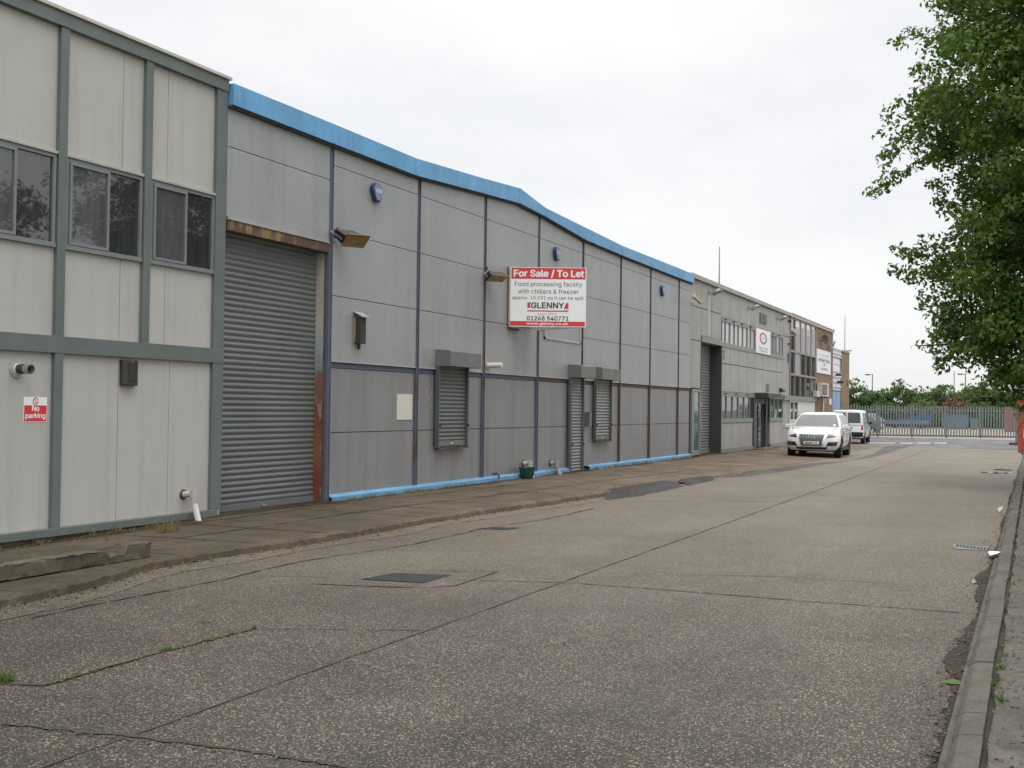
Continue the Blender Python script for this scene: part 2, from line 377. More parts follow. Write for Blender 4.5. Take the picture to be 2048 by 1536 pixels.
M['palisade'] = mat('weathered_grey_green_palisade', (0.155, 0.178, 0.172), 0.6, 0.1, var=0.14, scale=3)
M['rail_dark'] = mat('rusty_dark_rail', (0.07, 0.05, 0.045), 0.7, var=0.2)
M['red_post'] = mat('orange_red_paint', (0.40, 0.055, 0.028), 0.5, var=0.15)
M['skip_red'] = mat('faded_red_paint', (0.30, 0.085, 0.085), 0.6, var=0.15)
M['skip_blue'] = mat('slate_blue_paint', (0.10, 0.18, 0.27), 0.55, var=0.2)
M['teal'] = mat('teal_green_paint', (0.10, 0.24, 0.25), 0.55, var=0.2)
M['tarp'] = mat('bright_blue_sheet', (0.03, 0.08, 0.28), 0.5, var=0.2)
M['bucket'] = mat('dark_green_plastic', (0.012, 0.055, 0.042), 0.4, var=0.2, scale=6)
M['lintel'] = rust_post_mat('rusting_orange_lintel', (0.25, 0.16, 0.07), 0.5)
M['white_paint_car'] = mat('white_car_paint', (0.78, 0.79, 0.80), 0.25, var=0.01, coat=1.0)
M['silver_car'] = mat('dark_silver_car_paint', (0.10, 0.13, 0.17), 0.3, 0.4, var=0.02, coat=1.0)
M['chrome'] = mat('chrome', (0.7, 0.7, 0.71), 0.12, 1.0, var=0.02)
M['alloy'] = mat('alloy_wheel', (0.5, 0.5, 0.51), 0.3, 0.8, var=0.03)
M['tyre'] = mat('tyre_rubber', (0.016, 0.016, 0.016), 0.85, var=0.2)
M['car_glass'] = glass_mat('car_window_glass', (0.03, 0.035, 0.034), 1.8, 0.0)
M['car_dark'] = mat('dark_car_trim', (0.018, 0.018, 0.019), 0.55, var=0.1)
M['car_cut'] = mat('dark_wheel_well', (0.012, 0.012, 0.012), 0.9)
M['lamp_clear'] = mat('headlamp_lens', (0.09, 0.092, 0.09), 0.08, 0.3, var=0.25, scale=14, coat=1.0)
M['lamp_red'] = mat('tail_lamp_lens', (0.42, 0.02, 0.02), 0.15, var=0.1, coat=1.0)
M['plate_white'] = mat('number_plate_white', (0.72, 0.72, 0.68), 0.35, var=0.02)
M['paper'] = mat('white_litter', (0.75, 0.77, 0.78), 0.5, var=0.05)

# the tall red painted door column: white top, blue patch, red and orange below
def column_mat():
    m, t, b = new_mat('peeling_red_column_paint')
    tcn = t.nodes.new('ShaderNodeTexCoord'); vec = tcn.outputs['Object']
    s = t.nodes.new('ShaderNodeSeparateXYZ'); t.links.new(vec, s.inputs[0])
    wob = t.nodes.new('ShaderNodeMath'); wob.operation = 'MULTIPLY_ADD'; wob.inputs[1].default_value = 1.1
    t.links.new(noise(t, vec, 3.5, 6, 0.7), wob.inputs[0]); t.links.new(s.outputs['Z'], wob.inputs[2])
    mr_ = t.nodes.new('ShaderNodeMapRange'); mr_.inputs['From Min'].default_value = 0.0; mr_.inputs['From Max'].default_value = 4.8
    t.links.new(wob.outputs[0], mr_.inputs['Value'])
    c = ramp(t, mr_.outputs[0], [(0.10, (0.17, 0.075, 0.042)), (0.20, (0.17, 0.035, 0.024)), (0.30, (0.22, 0.095, 0.045)), (0.42, (0.18, 0.04, 0.03)), (0.545, (0.22, 0.11, 0.08)), (0.575, (0.18, 0.22, 0.26)), (0.65, (0.30, 0.34, 0.36)), (0.68, (0.40, 0.38, 0.34))])
    f = ramp(t, noise(t, vec, 5, 6, 0.75, (1.5, 1.5, 0.5)), [(0.56, 0.0), (0.64, 0.75)])
    c = mix(t, f, c, (0.33, 0.29, 0.25))
    t.links.new(c, b.inputs['Base Color']); b.inputs['Roughness'].default_value = 0.55
    return m
M['column'] = column_mat()

# ------------------------------------------------------------------ mesh builder and object helpers
WL = {}
def tag(o, label=None, cat=None, group=None, kind=None):
    if label: o['label'] = label
    if cat: o['category'] = cat
    if group: o['group'] = group
    if kind: o['kind'] = kind
    return o
def thing(name, label, cat, loc=(0, 0, 0), rz=0.0, group=None):
    o = bpy.data.objects.new(name, None); COL.objects.link(o)
    o.empty_display_size = 0.1
    o.location = loc; o.rotation_euler = (0, 0, rz)
    WL[o.name] = Vector(loc)
    return tag(o, label, cat, group)
def setsmooth(me, ang=40):
    me.polygons.foreach_set('use_smooth', [True]*len(me.polygons))
    try: me.set_sharp_from_angle(angle=R(ang))
    except Exception: pass
class MB:
    def __init__(self): self.v = []; self.f = []; self.mi = []; self.cur = 0
    def add(self, vs, fs):
        b = len(self.v); self.v += [tuple(p) for p in vs]
        for q in fs: self.f.append(tuple(b+i for i in q)); self.mi.append(self.cur)
        return self
    def box(self, x0, x1, y0, y1, z0, z1):
        x0, x1 = min(x0, x1), max(x0, x1); y0, y1 = min(y0, y1), max(y0, y1); z0, z1 = min(z0, z1), max(z0, z1)
        return self.add([(x0, y0, z0), (x1, y0, z0), (x1, y1, z0), (x0, y1, z0), (x0, y0, z1), (x1, y0, z1), (x1, y1, z1), (x0, y1, z1)],
                        [(0, 3, 2, 1), (4, 5, 6, 7), (0, 1, 5, 4), (1, 2, 6, 5), (2, 3, 7, 6), (3, 0, 4, 7)])
    def wb(self, x0, x1, z0, z1, o0, o1):          # box on the facade, o = metres proud of it
        return self.box(x0, x1, D-o1, D-o0, z0, z1)
    def obox(self, c, ax, ay, az, hx, hy, hz):
        c, ax, ay, az = Vector(c), Vector(ax).normalized(), Vector(ay).normalized(), Vector(az).normalized()
        vs = [c+ax*hx*i+ay*hy*j+az*hz*k for k in (-1, 1) for i, j in ((-1, -1), (1, -1), (1, 1), (-1, 1))]
        return self.add(vs, [(0, 3, 2, 1), (4, 5, 6, 7), (0, 1, 5, 4), (1, 2, 6, 5), (2, 3, 7, 6), (3, 0, 4, 7)])
    def cyl(self, p0, p1, r0, r1=None, n=14, caps=True):
        r1 = r0 if r1 is None else r1
        p0, p1 = Vector(p0), Vector(p1); d = (p1-p0).normalized()
        a = d.orthogonal().normalized(); b = d.cross(a)
        vs = []
        for p, r in ((p0, r0), (p1, r1)):
            for i in range(n):
                t = 2*math.pi*i/n; vs.append(p+a*math.cos(t)*r+b*math.sin(t)*r)
        fs = [(i, (i+1) % n, n+(i+1) % n, n+i) for i in range(n)]
        if caps: fs += [tuple(range(n-1, -1, -1)), tuple(range(n, 2*n))]
        return self.add(vs, fs)
    def tube(self, pts, radii, n=8, caps=True):
        pts = [Vector(p) for p in pts]
        if isinstance(radii, (int, float)): radii = [radii]*len(pts)
        a = None; vs = []
        for i, p in enumerate(pts):
            d = (pts[min(i+1, len(pts)-1)]-pts[max(i-1, 0)]).normalized()
            a = d.orthogonal().normalized() if a is None else (a-d*a.dot(d)).normalized()
            b = d.cross(a)
            for k in range(n):
                t = 2*math.pi*k/n; vs.append(p+(a*math.cos(t)+b*math.sin(t))*radii[i])
        fs = []
        for i in range(len(pts)-1):
            for k in range(n): fs.append((i*n+k, i*n+(k+1) % n, (i+1)*n+(k+1) % n, (i+1)*n+k))
        if caps: fs += [tuple(range(n-1, -1, -1)), tuple(range((len(pts)-1)*n, len(pts)*n))]
        return self.add(vs, fs)
    def lathe(self, prof, c=(0, 0, 0), n=24, axis='z'):
        vs = []
        for r, h in prof:
            for i in range(n):
                t = 2*math.pi*i/n; x, y = r*math.cos(t), r*math.sin(t)
                vs.append((c[0]+x, c[1]+y, c[2]+h) if axis == 'z' else (c[0]+x, c[1]-h, c[2]+y))
        fs = [(i*n+k, i*n+(k+1) % n, (i+1)*n+(k+1) % n, (i+1)*n+k) for i in range(len(prof)-1) for k in range(n)]
        if prof[0][0] > 1e-4: fs.append(tuple(range(n-1, -1, -1)))
        if prof[-1][0] > 1e-4: fs.append(tuple(range((len(prof)-1)*n, len(prof)*n)))
        return self.add(vs, fs)
    def prism(self, poly, fa, fb):
        """poly list of 2D points; fa/fb map a 2D point to the two end faces"""
        n = len(poly)
        vs = [fa(p) for p in poly]+[fb(p) for p in poly]
        return self.add(vs, [tuple(range(n-1, -1, -1)), tuple(range(n, 2*n))]+[(i, (i+1) % n, n+(i+1) % n, n+i) for i in range(n)])
    def wprism(self, poly, o0, o1):                # X-Z outline on the facade
        return self.prism(poly, lambda p: (p[0], D-o0, p[1]), lambda p: (p[0], D-o1, p[1]))
    def build(self, name, m, parent=None, loc=None, smooth=False, bevel=0.0, local=False, mats=None):
        me = bpy.data.meshes.new(name)
        org = Vector((0, 0, 0))
        if parent is not None and not local: org = WL[parent.name]
        elif loc is not None: org = Vector(loc)
        me.from_pydata([(p[0]-org.x, p[1]-org.y, p[2]-org.z) for p in self.v] if not local else self.v, [], self.f)
        bm = bmesh.new(); bm.from_mesh(me)
        bmesh.ops.recalc_face_normals(bm, faces=bm.faces)
        if bevel:
            bmesh.ops.bevel(bm, geom=[e for e in bm.edges if len(e.link_faces) == 2 and e.calc_face_angle(0) > 0.5], offset=bevel, segments=2, profile=0.6, affect='EDGES', clamp_overlap=True)
        bm.to_mesh(me); bm.free()
        if mats:
            for q in mats: me.materials.append(q)
            if not bevel: me.polygons.foreach_set('material_index', self.mi)
        else: me.materials.append(m)
        if smooth: setsmooth(me)
        o = bpy.data.objects.new(name, me); COL.objects.link(o)
        if parent is not None:
            o.parent = parent; WL[o.name] = WL[parent.name]
        else:
            o.location = org if not local else (loc or (0, 0, 0)); WL[o.name] = Vector(org)
        return o
def struct(mb, name, m, **kw):
    o = mb.build(name, m, **kw); o['kind'] = 'structure'; return o
try:                                          # the sans face that ships inside Blender, else its default
    import os
    FONT = bpy.data.fonts.load(os.path.join(bpy.utils.system_resource('DATAFILES'), 'fonts', 'Inter.woff2'))
except Exception:
    FONT = None
def text_mesh(s, size, bold=0.0, align='CENTER', depth=0.0, sx=1.0):
    cu = bpy.data.curves.new('lettering', 'FONT'); cu.body = s
    if FONT: cu.font = FONT
    cu.size = size; cu.align_x = align; cu.align_y = 'CENTER'
    cu.offset = bold; cu.extrude = depth; cu.resolution_u = 3
    ob = bpy.data.objects.new('lettering', cu); COL.objects.link(ob)
    dg = bpy.context.evaluated_depsgraph_get()
    me = bpy.data.meshes.new_from_object(ob.evaluated_get(dg))
    bpy.data.objects.remove(ob); bpy.data.curves.remove(cu)
    if sx != 1.0:
        for v in me.vertices: v.co.x *= sx
    return me
def text(s, size, mt, parent, loc, rot=(math.pi/2, 0, 0), bold=0.0, fit=None, name='lettering', align='CENTER', hfit=None):
    """flat lettering at loc (relative to parent origin) turned by rot; fit = width in metres, hfit = cap height"""
    me = text_mesh(s, size, 0.0, align)
    xs = [v.co.x for v in me.vertices]; ys = [v.co.y for v in me.vertices]
    kx = fit/(max(xs)-min(xs)) if fit else 1.0
    ky = hfit/(max(ys)-min(ys)) if hfit else (kx if not hfit and fit else 1.0)
    cx = (max(xs)+min(xs))/2 if align == 'CENTER' else 0; cy = (max(ys)+min(ys))/2
    mt4 = Matrix.LocRotScale(Vector(loc), __import__('mathutils').Euler(rot), None)
    if bold:                                   # heavier strokes: shifted layers a hair apart
        hgt = (max(ys)-min(ys))*ky; b_ = bold*hgt
        V = [((v.co.x-cx)*kx, (v.co.y-cy)*ky) for v in me.vertices]; PF = [tuple(p.vertices) for p in me.polygons]; nv = len(V)
        vs, fs = [], []
        for k, (dx, dy) in enumerate(((0, 0), (b_, 0), (-b_, 0), (0, b_*.7), (0, -b_*.7))):
            vs += [(x+dx, y+dy, .0003*k) for x, y in V]; fs += [tuple(i+k*nv for i in f) for f in PF]
        nm = bpy.data.meshes.new('lettering'); nm.from_pydata([tuple(mt4 @ Vector(p)) for p in vs], [], fs); bpy.data.meshes.remove(me); me = nm
    else:
        for v in me.vertices: v.co = mt4 @ Vector(((v.co.x-cx)*kx, (v.co.y-cy)*ky, 0.0))
    me.materials.clear(); me.materials.append(mt)
    o = bpy.data.objects.new(name, me); COL.objects.link(o); o.parent = parent; WL[o.name] = WL.get(parent.name, Vector())
    return o
def dup(root, loc, rz=None, label=None, group=None):
    r = root.copy(); COL.objects.link(r); r.location = loc
    if rz is not None: r.rotation_euler = (0, 0, rz)
    if label: r['label'] = label
    if group: r['group'] = group
    WL[r.name] = Vector(loc)
    for ch in list(root.children):
        c = ch.copy(); COL.objects.link(c); c.parent = r
        for g in list(ch.children):
            d = g.copy(); COL.objects.link(d); d.parent = c
    return r

# =================================================================== GROUND
PZ = 0.11                                     # pavement level at the wall
mb = MB(); mb.add([(-400, -900, -0.03), (1500, -900, -0.03), (1500, 900, -0.03), (-400, 900, -0.03)], [(0, 1, 2, 3)])
struct(mb, 'ground', M['ground'])
mb = MB()
KY = 0.40                                     # right kerb face
mb.add([(-8, KY-0.02, 0), (56.5, KY+0.1, 0), (58.5, D+0.3, 0), (-8, D+0.3, 0)], [(0, 1, 2, 3)])
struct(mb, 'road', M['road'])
mb = MB(); mb.add([(56.5, -30, -0.004), (79.4, -30, -0.004), (77.0, 30, -0.004), (58.0, 30, -0.004)], [(0, 1, 2, 3)])
struct(mb, 'asphalt_turning_area', M['asphalt_far'])
mb = MB(); mb.add([(78.5, -40, -0.008), (131, -40, 0.25), (128, 40, 0.25), (76.0, 40, -0.008)], [(0, 1, 2, 3)])
struct(mb, 'yard', M['yard'])

def jitter_line(pts, step=0.12, amp=0.012):
    o = []
    for a, b in zip(pts[:-1], pts[1:]):
        a, b = Vector(a), Vector(b); n = max(1, int((b-a).length/step))
        for i in range(n):
            p = a.lerp(b, i/n); o.append(p)
    o.append(Vector(pts[-1]))
    nrm = [(o[min(i+1, len(o)-1)]-o[max(i-1, 0)]).normalized().cross(Vector((0, 0, 1))) for i in range(len(o))]
    w = 0; res = []
    for p, q in zip(o, nrm):
        w = 0.7*w+random.uniform(-1, 1)*amp; res.append(p+q*w)
    return res
def ribbon(mb, pts, width, z, step=0.1, amp=0.012, wvar=0.5):
    l = jitter_line(pts, step, amp)
    vs = []
    for i, p in enumerate(l):
        d = (l[min(i+1, len(l)-1)]-l[max(i-1, 0)]); d.z = 0; d.normalize(); q = d.cross(Vector((0, 0, 1)))
        w = width*0.5*(1+random.uniform(-wvar, wvar))
        if i in (0, len(l)-1): w *= 0.3
        zz = z if z is not None else p.z
        vs += [(p.x+q.x*w, p.y+q.y*w, zz), (p.x-q.x*w, p.y-q.y*w, zz)]
    mb.add(vs, [(2*i, 2*i+1, 2*i+3, 2*i+2) for i in range(len(l)-1)])
# left pavement with its broken edge
edge_px = [(0, 1216), (60, 1206), (180, 1178), (300, 1140), (400, 1124), (520, 1104), (630, 1088), (800, 1058), (950, 1032), (1100, 1010), (1200, 994), (1260, 984), (1345, 970), (1450, 951), (1560, 936)]
edge = [Vector((2.0, 7.4, 0)), Vector((5.2, 7.42, 0))]+[G(*p) for p in edge_px]+[Vector((40, 6.6, 0)), Vector((58.3, 6.9, 0))]
EL = jitter_line(edge, 0.09, 0.016)
def pzw(x): return PZ-0.075*max(0, min(1, (12.3-x)/3.2))
def ptop(x): return 0.095 if x < 24 else max(0.02, 0.095-0.012*(x-24))
mb = MB(); vs = []; n = len(EL)
for p in EL:
    zt = ptop(p.x)+random.uniform(-0.006, 0.004); e = random.uniform(0.0, 0.02)
    vs += [(p.x, p.y-0.012, -0.01), (p.x, p.y+e*0.5, zt-0.02-e), (p.x, p.y+0.03+e, zt), (p.x, p.y+0.16, ptop(p.x)+.002), (p.x, D+0.6, pzw(p.x))]
fs = []
for i in range(n-1):
    for k in range(4): fs.append((5*i+k, 5*i+k+1, 5*i+k+6, 5*i+k+5))
mb.add(vs, fs)
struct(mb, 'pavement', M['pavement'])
def pz(x, y):                                 # pavement height under a point
    e = min(EL, key=lambda q: abs(q.x-x)); t = max(0, min(1, (y-e.y-0.16)/(D+0.6-e.y-0.16)))
    a = ptop(x)+.002; return a+(pzw(x)-a)*t
# joints of the pavement slabs
mb = MB()
for i, x in enumerate(np.arange(3.2, 33, 1.22)):
    x = x+random.uniform(-0.05, 0.05); e = min(EL, key=lambda q: abs(q.x-x))
    if random.random() < 0.85:
        y0 = e.y+0.05; y1 = D-0.15 if random.random() < 0.5 else (e.y+D)/2
        pts = [(x+random.uniform(-.02, .02), y0, 0), (x+random.uniform(-.03, .03), y1, 0)]
        l = jitter_line(pts, 0.12, 0.006); l = [Vector((p.x, p.y, pz(p.x, p.y)+0.005)) for p in l]
        ribbon(mb, l, random.uniform(0.012, 0.03), None, 0.12, 0.0)
for off, a, b in ((1.15, 4.5, 30), (2.1, 6, 22)):
    l = [Vector((x, (min(EL, key=lambda q: abs(q.x-x)).y+off), 0)) for x in np.arange(a, b, 0.3)]
    l = [Vector((p.x, min(p.y, D-0.1), pz(p.x, p.y)+0.006)) for p in l]
    ribbon(mb, l, 0.024, None, 0.15, 0.004)
struct(mb, 'pavement_joints', M['joint'])
# dark dirt ribbon at the wall foot, standing in for contact shade too
mb = MB(); vs = []; ww = .1
xs_ = np.arange(6.5, 50, .06)
for x in xs_:
    ww = .85*ww+.15*max(.01, .11+.10*math.sin(x*1.3)+random.gauss(0, .12)); y = D-.05-max(.0, ww)
    vs += [(x, D+.2, pzw(x)+.02), (x, y, pz(x, y)+.004)]
mb.add(vs, [(2*i, 2*i+1, 2*i+3, 2*i+2) for i in range(len(xs_)-1)])
struct(mb, 'soil_shade_strip', pave_mat('shade_dark_soil', (0.028, 0.02, 0.013), (0.085, 0.06, 0.036), 0.6, (0.10, 0.055, 0.022), .2))
# paler gritty channel beside the pavement edge
mb = MB(); vs = []
gl = [p for p in EL if 4.5 < p.x < 19.6]
for i, p in enumerate(gl):
    w = 0.36+0.06*math.sin(p.x*2.1)+random.uniform(-0.01, 0.01)
    vs += [(p.x, p.y+0.02, 0.004), (p.x+0.02, p.y-w, 0.004)]
mb.add(vs, [(2*i, 2*i+1, 2*i+3, 2*i+2) for i in range(len(gl)-1)])
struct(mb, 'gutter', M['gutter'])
# cracks and joints of the road slabs
mb = MB(); JY = D-6.17
ribbon(mb, [(2, JY, 0), (9.9, JY, 0), (30, JY+0.1, 0), (55, JY+0.3, 0)], 0.017, 0.0045, 0.12, 0.005, 0.7)
ribbon(mb, [G(1140, 1166), G(1330, 1180), G(1600, 1202), G(1950, 1228)], 0.02, 0.0052, 0.08, 0.007, 0.8)
ribbon(mb, [G(905, 1160), G(1140, 1166)], 0.018, 0.0052, 0.1, 0.005)
ribbon(mb, [G(0, 1449), G(260, 1474), G(500, 1503), G(760, 1546)], 0.030, 0.0052, 0.05, 0.008, 0.8)
ribbon(mb, [G(0, 1369), G(88, 1372), G(300, 1311), G(510, 1258)], 0.026, 0.0052, 0.07, 0.007, 0.6)
ribbon(mb, [G(510, 1258), G(700, 1260), G(890, 1262)], 0.012, 0.0052, 0.07, 0.004, 0.6)
ribbon(mb, [G(620, 1168), G(770, 1174), G(850, 1176)], 0.035, 0.0052, 0.1, 0.003)
ribbon(mb, [G(850, 1176), G(910, 1172), G(995, 1144), G(880, 1143)], 0.016, 0.0058, 0.1, 0.003)
ribbon(mb, [G(500, 1152), G(660, 1155)], 0.016, 0.0052, 0.1, 0.003)
ribbon(mb, [G(60, 1238), G(180, 1212), G(256, 1197), G(444, 1160), G(600, 1123), G(822, 1090), G(965, 1058), G(1100, 1037), G(1190, 1017)], 0.02, 0.0072, 0.1, 0.012, 0.8)
ribbon(mb, [G(1250, 1003), G(1595, 1003)], 0.022, 0.0052, 0.2, 0.006)
ribbon(mb, [G(1600, 1000), G(1990, 1012)], 0.016, 0.0052, 0.2, 0.006)
ribbon(mb, [G(1500, 948), G(1760, 951), G(2020, 957)], 0.03, 0.0052, 0.3, 0.01)
ribbon(mb, [G(1760, 905), G(1900, 901), G(2036, 908)], 0.06, 0.0052, 0.3, 0.01)
ribbon(mb, [G(1330, 1150), G(1560, 1153), G(1800, 1170)], 0.012, 0.0052, 0.2, 0.02)
struct(mb, 'road_joints', M['joint'])
mb = MB()
def speckle_ribbon(pts, count, w, z, size):
    for _ in range(count):
        i = random.randrange(len(pts)-1); t = random.random(); p = Vector(pts[i]).lerp(Vector(pts[i+1]), t)
        r = random.uniform(0.5, 1)*size; a = random.uniform(0, 6.28)
        p += Vector((random.gauss(0, w), random.gauss(0, w), 0))
        mb.add([(p.x+r*math.cos(a+k*1.257)*random.uniform(.6, 1), p.y+r*math.sin(a+k*1.257)*random.uniform(.6, 1), z+random.uniform(0, 0.004)) for k in range(5)], [(0, 1, 2, 3, 4)])
speckle_ribbon([G(88, 1372), G(300, 1311), G(510, 1258)], 110, 0.012, 0.008, 0.018)
speckle_ribbon([G(1140, 1166), G(1950, 1228)], 60, 0.01, 0.008, 0.012)
speckle_ribbon([Vector((9.9, JY, 0)), Vector((25, JY, 0))], 80, 0.008, 0.008, 0.012)
speckle_ribbon([G(0, 1449), G(700, 1536)], 60, 0.012, 0.008, 0.014)
o = mb.build('moss', M['moss']); o['kind'] = 'stuff'
tag(o, 'green moss growing in the joints of the concrete road', 'moss')

# right kerb of worn blocks and the mossy footway behind it
mb = MB()
x = 2.0; KW = 0.15
while x < 58:
    ln = random.choice([0.45, 0.6, 0.9, 0.9]); x1 = min(58, x+ln-0.008)
    zt = 0.085+random.uniform(-0.005, 0.004); dy = random.uniform(-0.006, 0.006); k = 0.10/50
    y0 = lambda q: KY+k*(q-6)-0.015+dy
    prof = [(0.0, -0.05), (0.012, zt-0.03), (0.04, zt-0.004), (0.055, zt), (KW, zt+0.006), (KW, -0.05)]
    mb.prism(prof, lambda p: (x, y0(x)-p[0], p[1]), lambda p: (x1, y0(x1)-p[0], p[1]))
    x += ln
struct(mb, 'kerb', M['kerb'], bevel=0.006)
mb = MB(); vs = []; n = 60
xs_ = np.linspace(1.0, 58, 230)
for x in xs_:
    y = KY+0.002*(x-6)-0.015-.15
    vs += [(x, y-0.035+random.uniform(-0.012, 0.012), 0.075), (x, -1.7, 0.10)]
mb.add(vs, [(2*i, 2*i+1, 2*i+3, 2*i+2) for i in range(len(xs_)-1)])
mb.add([(1, KY, 0.03), (58, KY+0.1, 0.03), (58, -1.0, 0.03), (1, -1.0, 0.03)], [(0, 1, 2, 3)])
struct(mb, 'footway', M['footway'])
mb = MB(); mb.add([(-8, -1.7, 0.10), (60, -1.7, 0.10), (60, -60, 0.25), (-8, -60, 0.25)], [(0, 1, 2, 3)])
o = struct(mb, 'verge', mat('verge_grass', (0.075, 0.10, 0.03), 0.95, var=0.45, scale=3, bmp=0.8, bscale=30))

# asphalt ramps laid against the pavement edge
def ramp_patch(inner, outer, name):
    mb = MB(); N_ = 18
    def rs(pp, k):
        pts = [G(*q) for q in pp]; tot = [0]
        for a, b in zip(pts[:-1], pts[1:]): tot.append(tot[-1]+(b-a).length)
        s = k*tot[-1]
        for i in range(len(pts)-1):
            if s <= tot[i+1]+1e-9: return pts[i].lerp(pts[i+1], (s-tot[i])/(tot[i+1]-tot[i]))
        return pts[-1]
    vs = []
    for i in range(N_+1):
        k = i/N_; a = rs(inner, k); b = rs(outer, k); j = random.uniform(-0.03, 0.03)
        h = ptop(a.x)*min(1, 6*k+0.3, 6*(1-k)+0.3)
        vs += [(a.x, a.y+0.06, h+0.012), (a.x, a.y-0.12, h+0.008), ((a.x+b.x)/2, (a.y*0.4+b.y*0.6), h*0.45+0.012), (b.x, b.y+j, 0.003)]
    fs = []
    for i in range(N_):
        for k in range(3): fs.append((4*i+k, 4*i+k+1, 4*i+k+5, 4*i+k+4))
    mb.add(vs, fs)
    return struct(mb, name, M['asphalt'], smooth=True)
ramp_patch([(1200, 992), (1262, 983), (1345, 968)], [(1212, 1000.5), (1280, 992.5), (1368, 972.5)], 'asphalt_ramp')
ramp_patch([(1358, 968), (1420, 957)], [(1378, 971), (1430, 960.5)], 'asphalt_ramp')
# dark repair patch of the road by the parked car
mb = MB(); pp = [(1440, 955), (1500, 944), (1560, 936), (1600, 929), (1700, 921), (1745, 909), (1770, 893), (1830, 889), (1800, 899), (1745, 915), (1660, 927), (1560, 944), (1490, 953)]
mb.add([tuple(G(*q)+Vector((0, 0, 0.004))) for q in pp], [tuple(range(len(pp)))])
struct(mb, 'asphalt_patch', road_mat('worn_patch_asphalt', (0.06, 0.056, 0.052), (0.115, 0.107, 0.098), 80.0, 0.15, pale=(0.24, 0.22, 0.2)))
# road markings on the turning area
mb = MB()
for a, b in ((1735, 1790), (1800, 1826), (1834, 1862), (1868, 1893)):
    p, q = G(a, 886), G(b, 886.3)
    mb.add([(p.x-0.55, p.y, 0.004), (q.x-0.55, q.y, 0.004), (q.x+0.55, q.y, 0.004), (p.x+0.55, p.y, 0.004)], [(0, 1, 2, 3)])
p, q = G(1894, 885.2), G(1880, 891)
mb.add([(p.x-0.5, p.y, 0.008), (q.x-0.5, q.y, 0.008), (q.x+0.5, q.y, 0.008), (p.x+0.5, p.y, 0.008)], [(0, 1, 2, 3)])
struct(mb, 'road_markings', M['paint_line'])
# wet dirt lying along the right kerb
mb = MB(); vs = []; ww = .12
xs_ = np.arange(4.6, 40, .045)
for x in xs_:
    ww = .9*ww+.1*max(-.02, .07+.10*math.sin(x*1.7+.4)+.07*math.sin(x*4.1+1)+random.gauss(0, .10)) if x < 15 else .9*ww+.1*max(-.02, .01+.05*math.sin(x*1.1)+random.gauss(0, .05))
    vs += [(x, KY+.002*(x-6)-.01, .0065), (x, KY+.002*(x-6)+.02+max(0, ww*.6+random.gauss(0, .012)), .0060)]
mb.add(vs, [(2*i, 2*i+1, 2*i+3, 2*i+2) for i in range(len(xs_)-1)])
struct(mb, 'gutter_dirt', pave_mat('wet_gutter_dirt', (0.016, 0.012, 0.009), (0.055, 0.042, 0.03), 0.6, (0.06, 0.03, 0.014), .2))
# puddles in the gutter
mb = MB()
def puddle(cx, cy, rx, ry, z=0.005):
    k = 22; ph = random.uniform(0, 6)
    mb.add([(cx+rx*math.cos(t)*(1+.25*math.sin(3*t+ph)+.12*math.sin(7*t)), cy+ry*math.sin(t)*(1+.2*math.sin(2*t+ph)+.1*math.sin(9*t+1)), z) for t in [2*math.pi*i/k for i in range(k)]], [tuple(range(k))])
for i, (x, y, rx, ry) in enumerate([(12.1, .55, .14, .025), (21.5, .57, .6, .035), (34.5, 1.0, .35, .35), (36.5, .9, .4, .3)]):
    puddle(x, y, rx, ry, 0.0095+0.0006*i)
struct(mb, 'puddle', M['water'])

# =================================================================== OFFICE BLOCK (left)
XA0 = 1.6; XA1 = FX(443, 600)
A = thing('office_block', 'two storey office block of pale grey panels in green grey frames with a window band', 'building', (8, D, 0))
zt_c, zb_c = FZ(445, 146.5, .1), FZ(445, 153, .1)
z_band = FZ(427, 172, .06)
z_wt, z_wb = FZ(425, 392), FZ(425, 549)
z_rt, z_rb = FZ(421, 696, .06), FZ(421, 725, .06)
z_sb, z_sbb = FZ(417, 1019), FZ(434, 1030)
mull = [FX(112, 700), FX(288, 500), FX(435, 700, .06)]
mod = (mull[2]-mull[0])/2
mull = [mull[0]-mod*k for k in range(5, 0, -1)]+mull
MH = [(FX(145, 60, .06)-FX(126, 50, .06))/2, (FX(304, 118, .06)-FX(288, 113, .06))/2]
# flush panels (boxes with 8 mm shadow gaps)
mb = MB()
def gap_panels(x0, x1, z0, z1, seams, o0=-0.06, o1=0.0, g=0.004):
    xs = [x0]+seams+[x1]
    for a, b in zip(xs[:-1], xs[1:]): mb.wb(a+g, b-g, z0, z1, o0, o1)
seam_u = {6: FX(249, 250)-mull[5], 7: FX(336, 270)-mull[6]}
for i in range(len(mull)-1):
    x0, x1 = mull[i], mull[i+1]
    s = [x0+(FX(247, 200)-mull[-3])] if i % 2 == 1 else [x0+(FX(336, 250)-mull[-2])]
    s = [q for q in s if x0+.1 < q < x1-.1]
    gap_panels(x0, x1, z_wt-.02, z_band+.03, s)
mb.build('upper_panels', M['panel'], A, bevel=0.002)
mb = MB()
for i in range(len(mull)-1):
    x0, x1 = mull[i], mull[i+1]
    s = [x0+(FX(247, 200)-mull[-3])] if i % 2 == 1 else [x0+(FX(336, 250)-mull[-2])]
    gap_panels(x0, x1, z_rb+.05, z_wb+.02, [q for q in s if x0+.1 < q < x1-.1])
mb.build('middle_panels', M['panel'], A, bevel=0.002)
mb = MB()
for j in (1, 3, 5):
    x0, x1 = mull[j], mull[j+2] if j+2 < len(mull) else mull[-1]
    a, b = FX(234, 900)-mull[5], FX(336, 900)-mull[5]
    gap_panels(x0, x1, z_sb-.03, z_rb+.05, [x0+a, x0+b])
gap_panels(mull[0], mull[1], z_sb-.03, z_rb+.05, [])
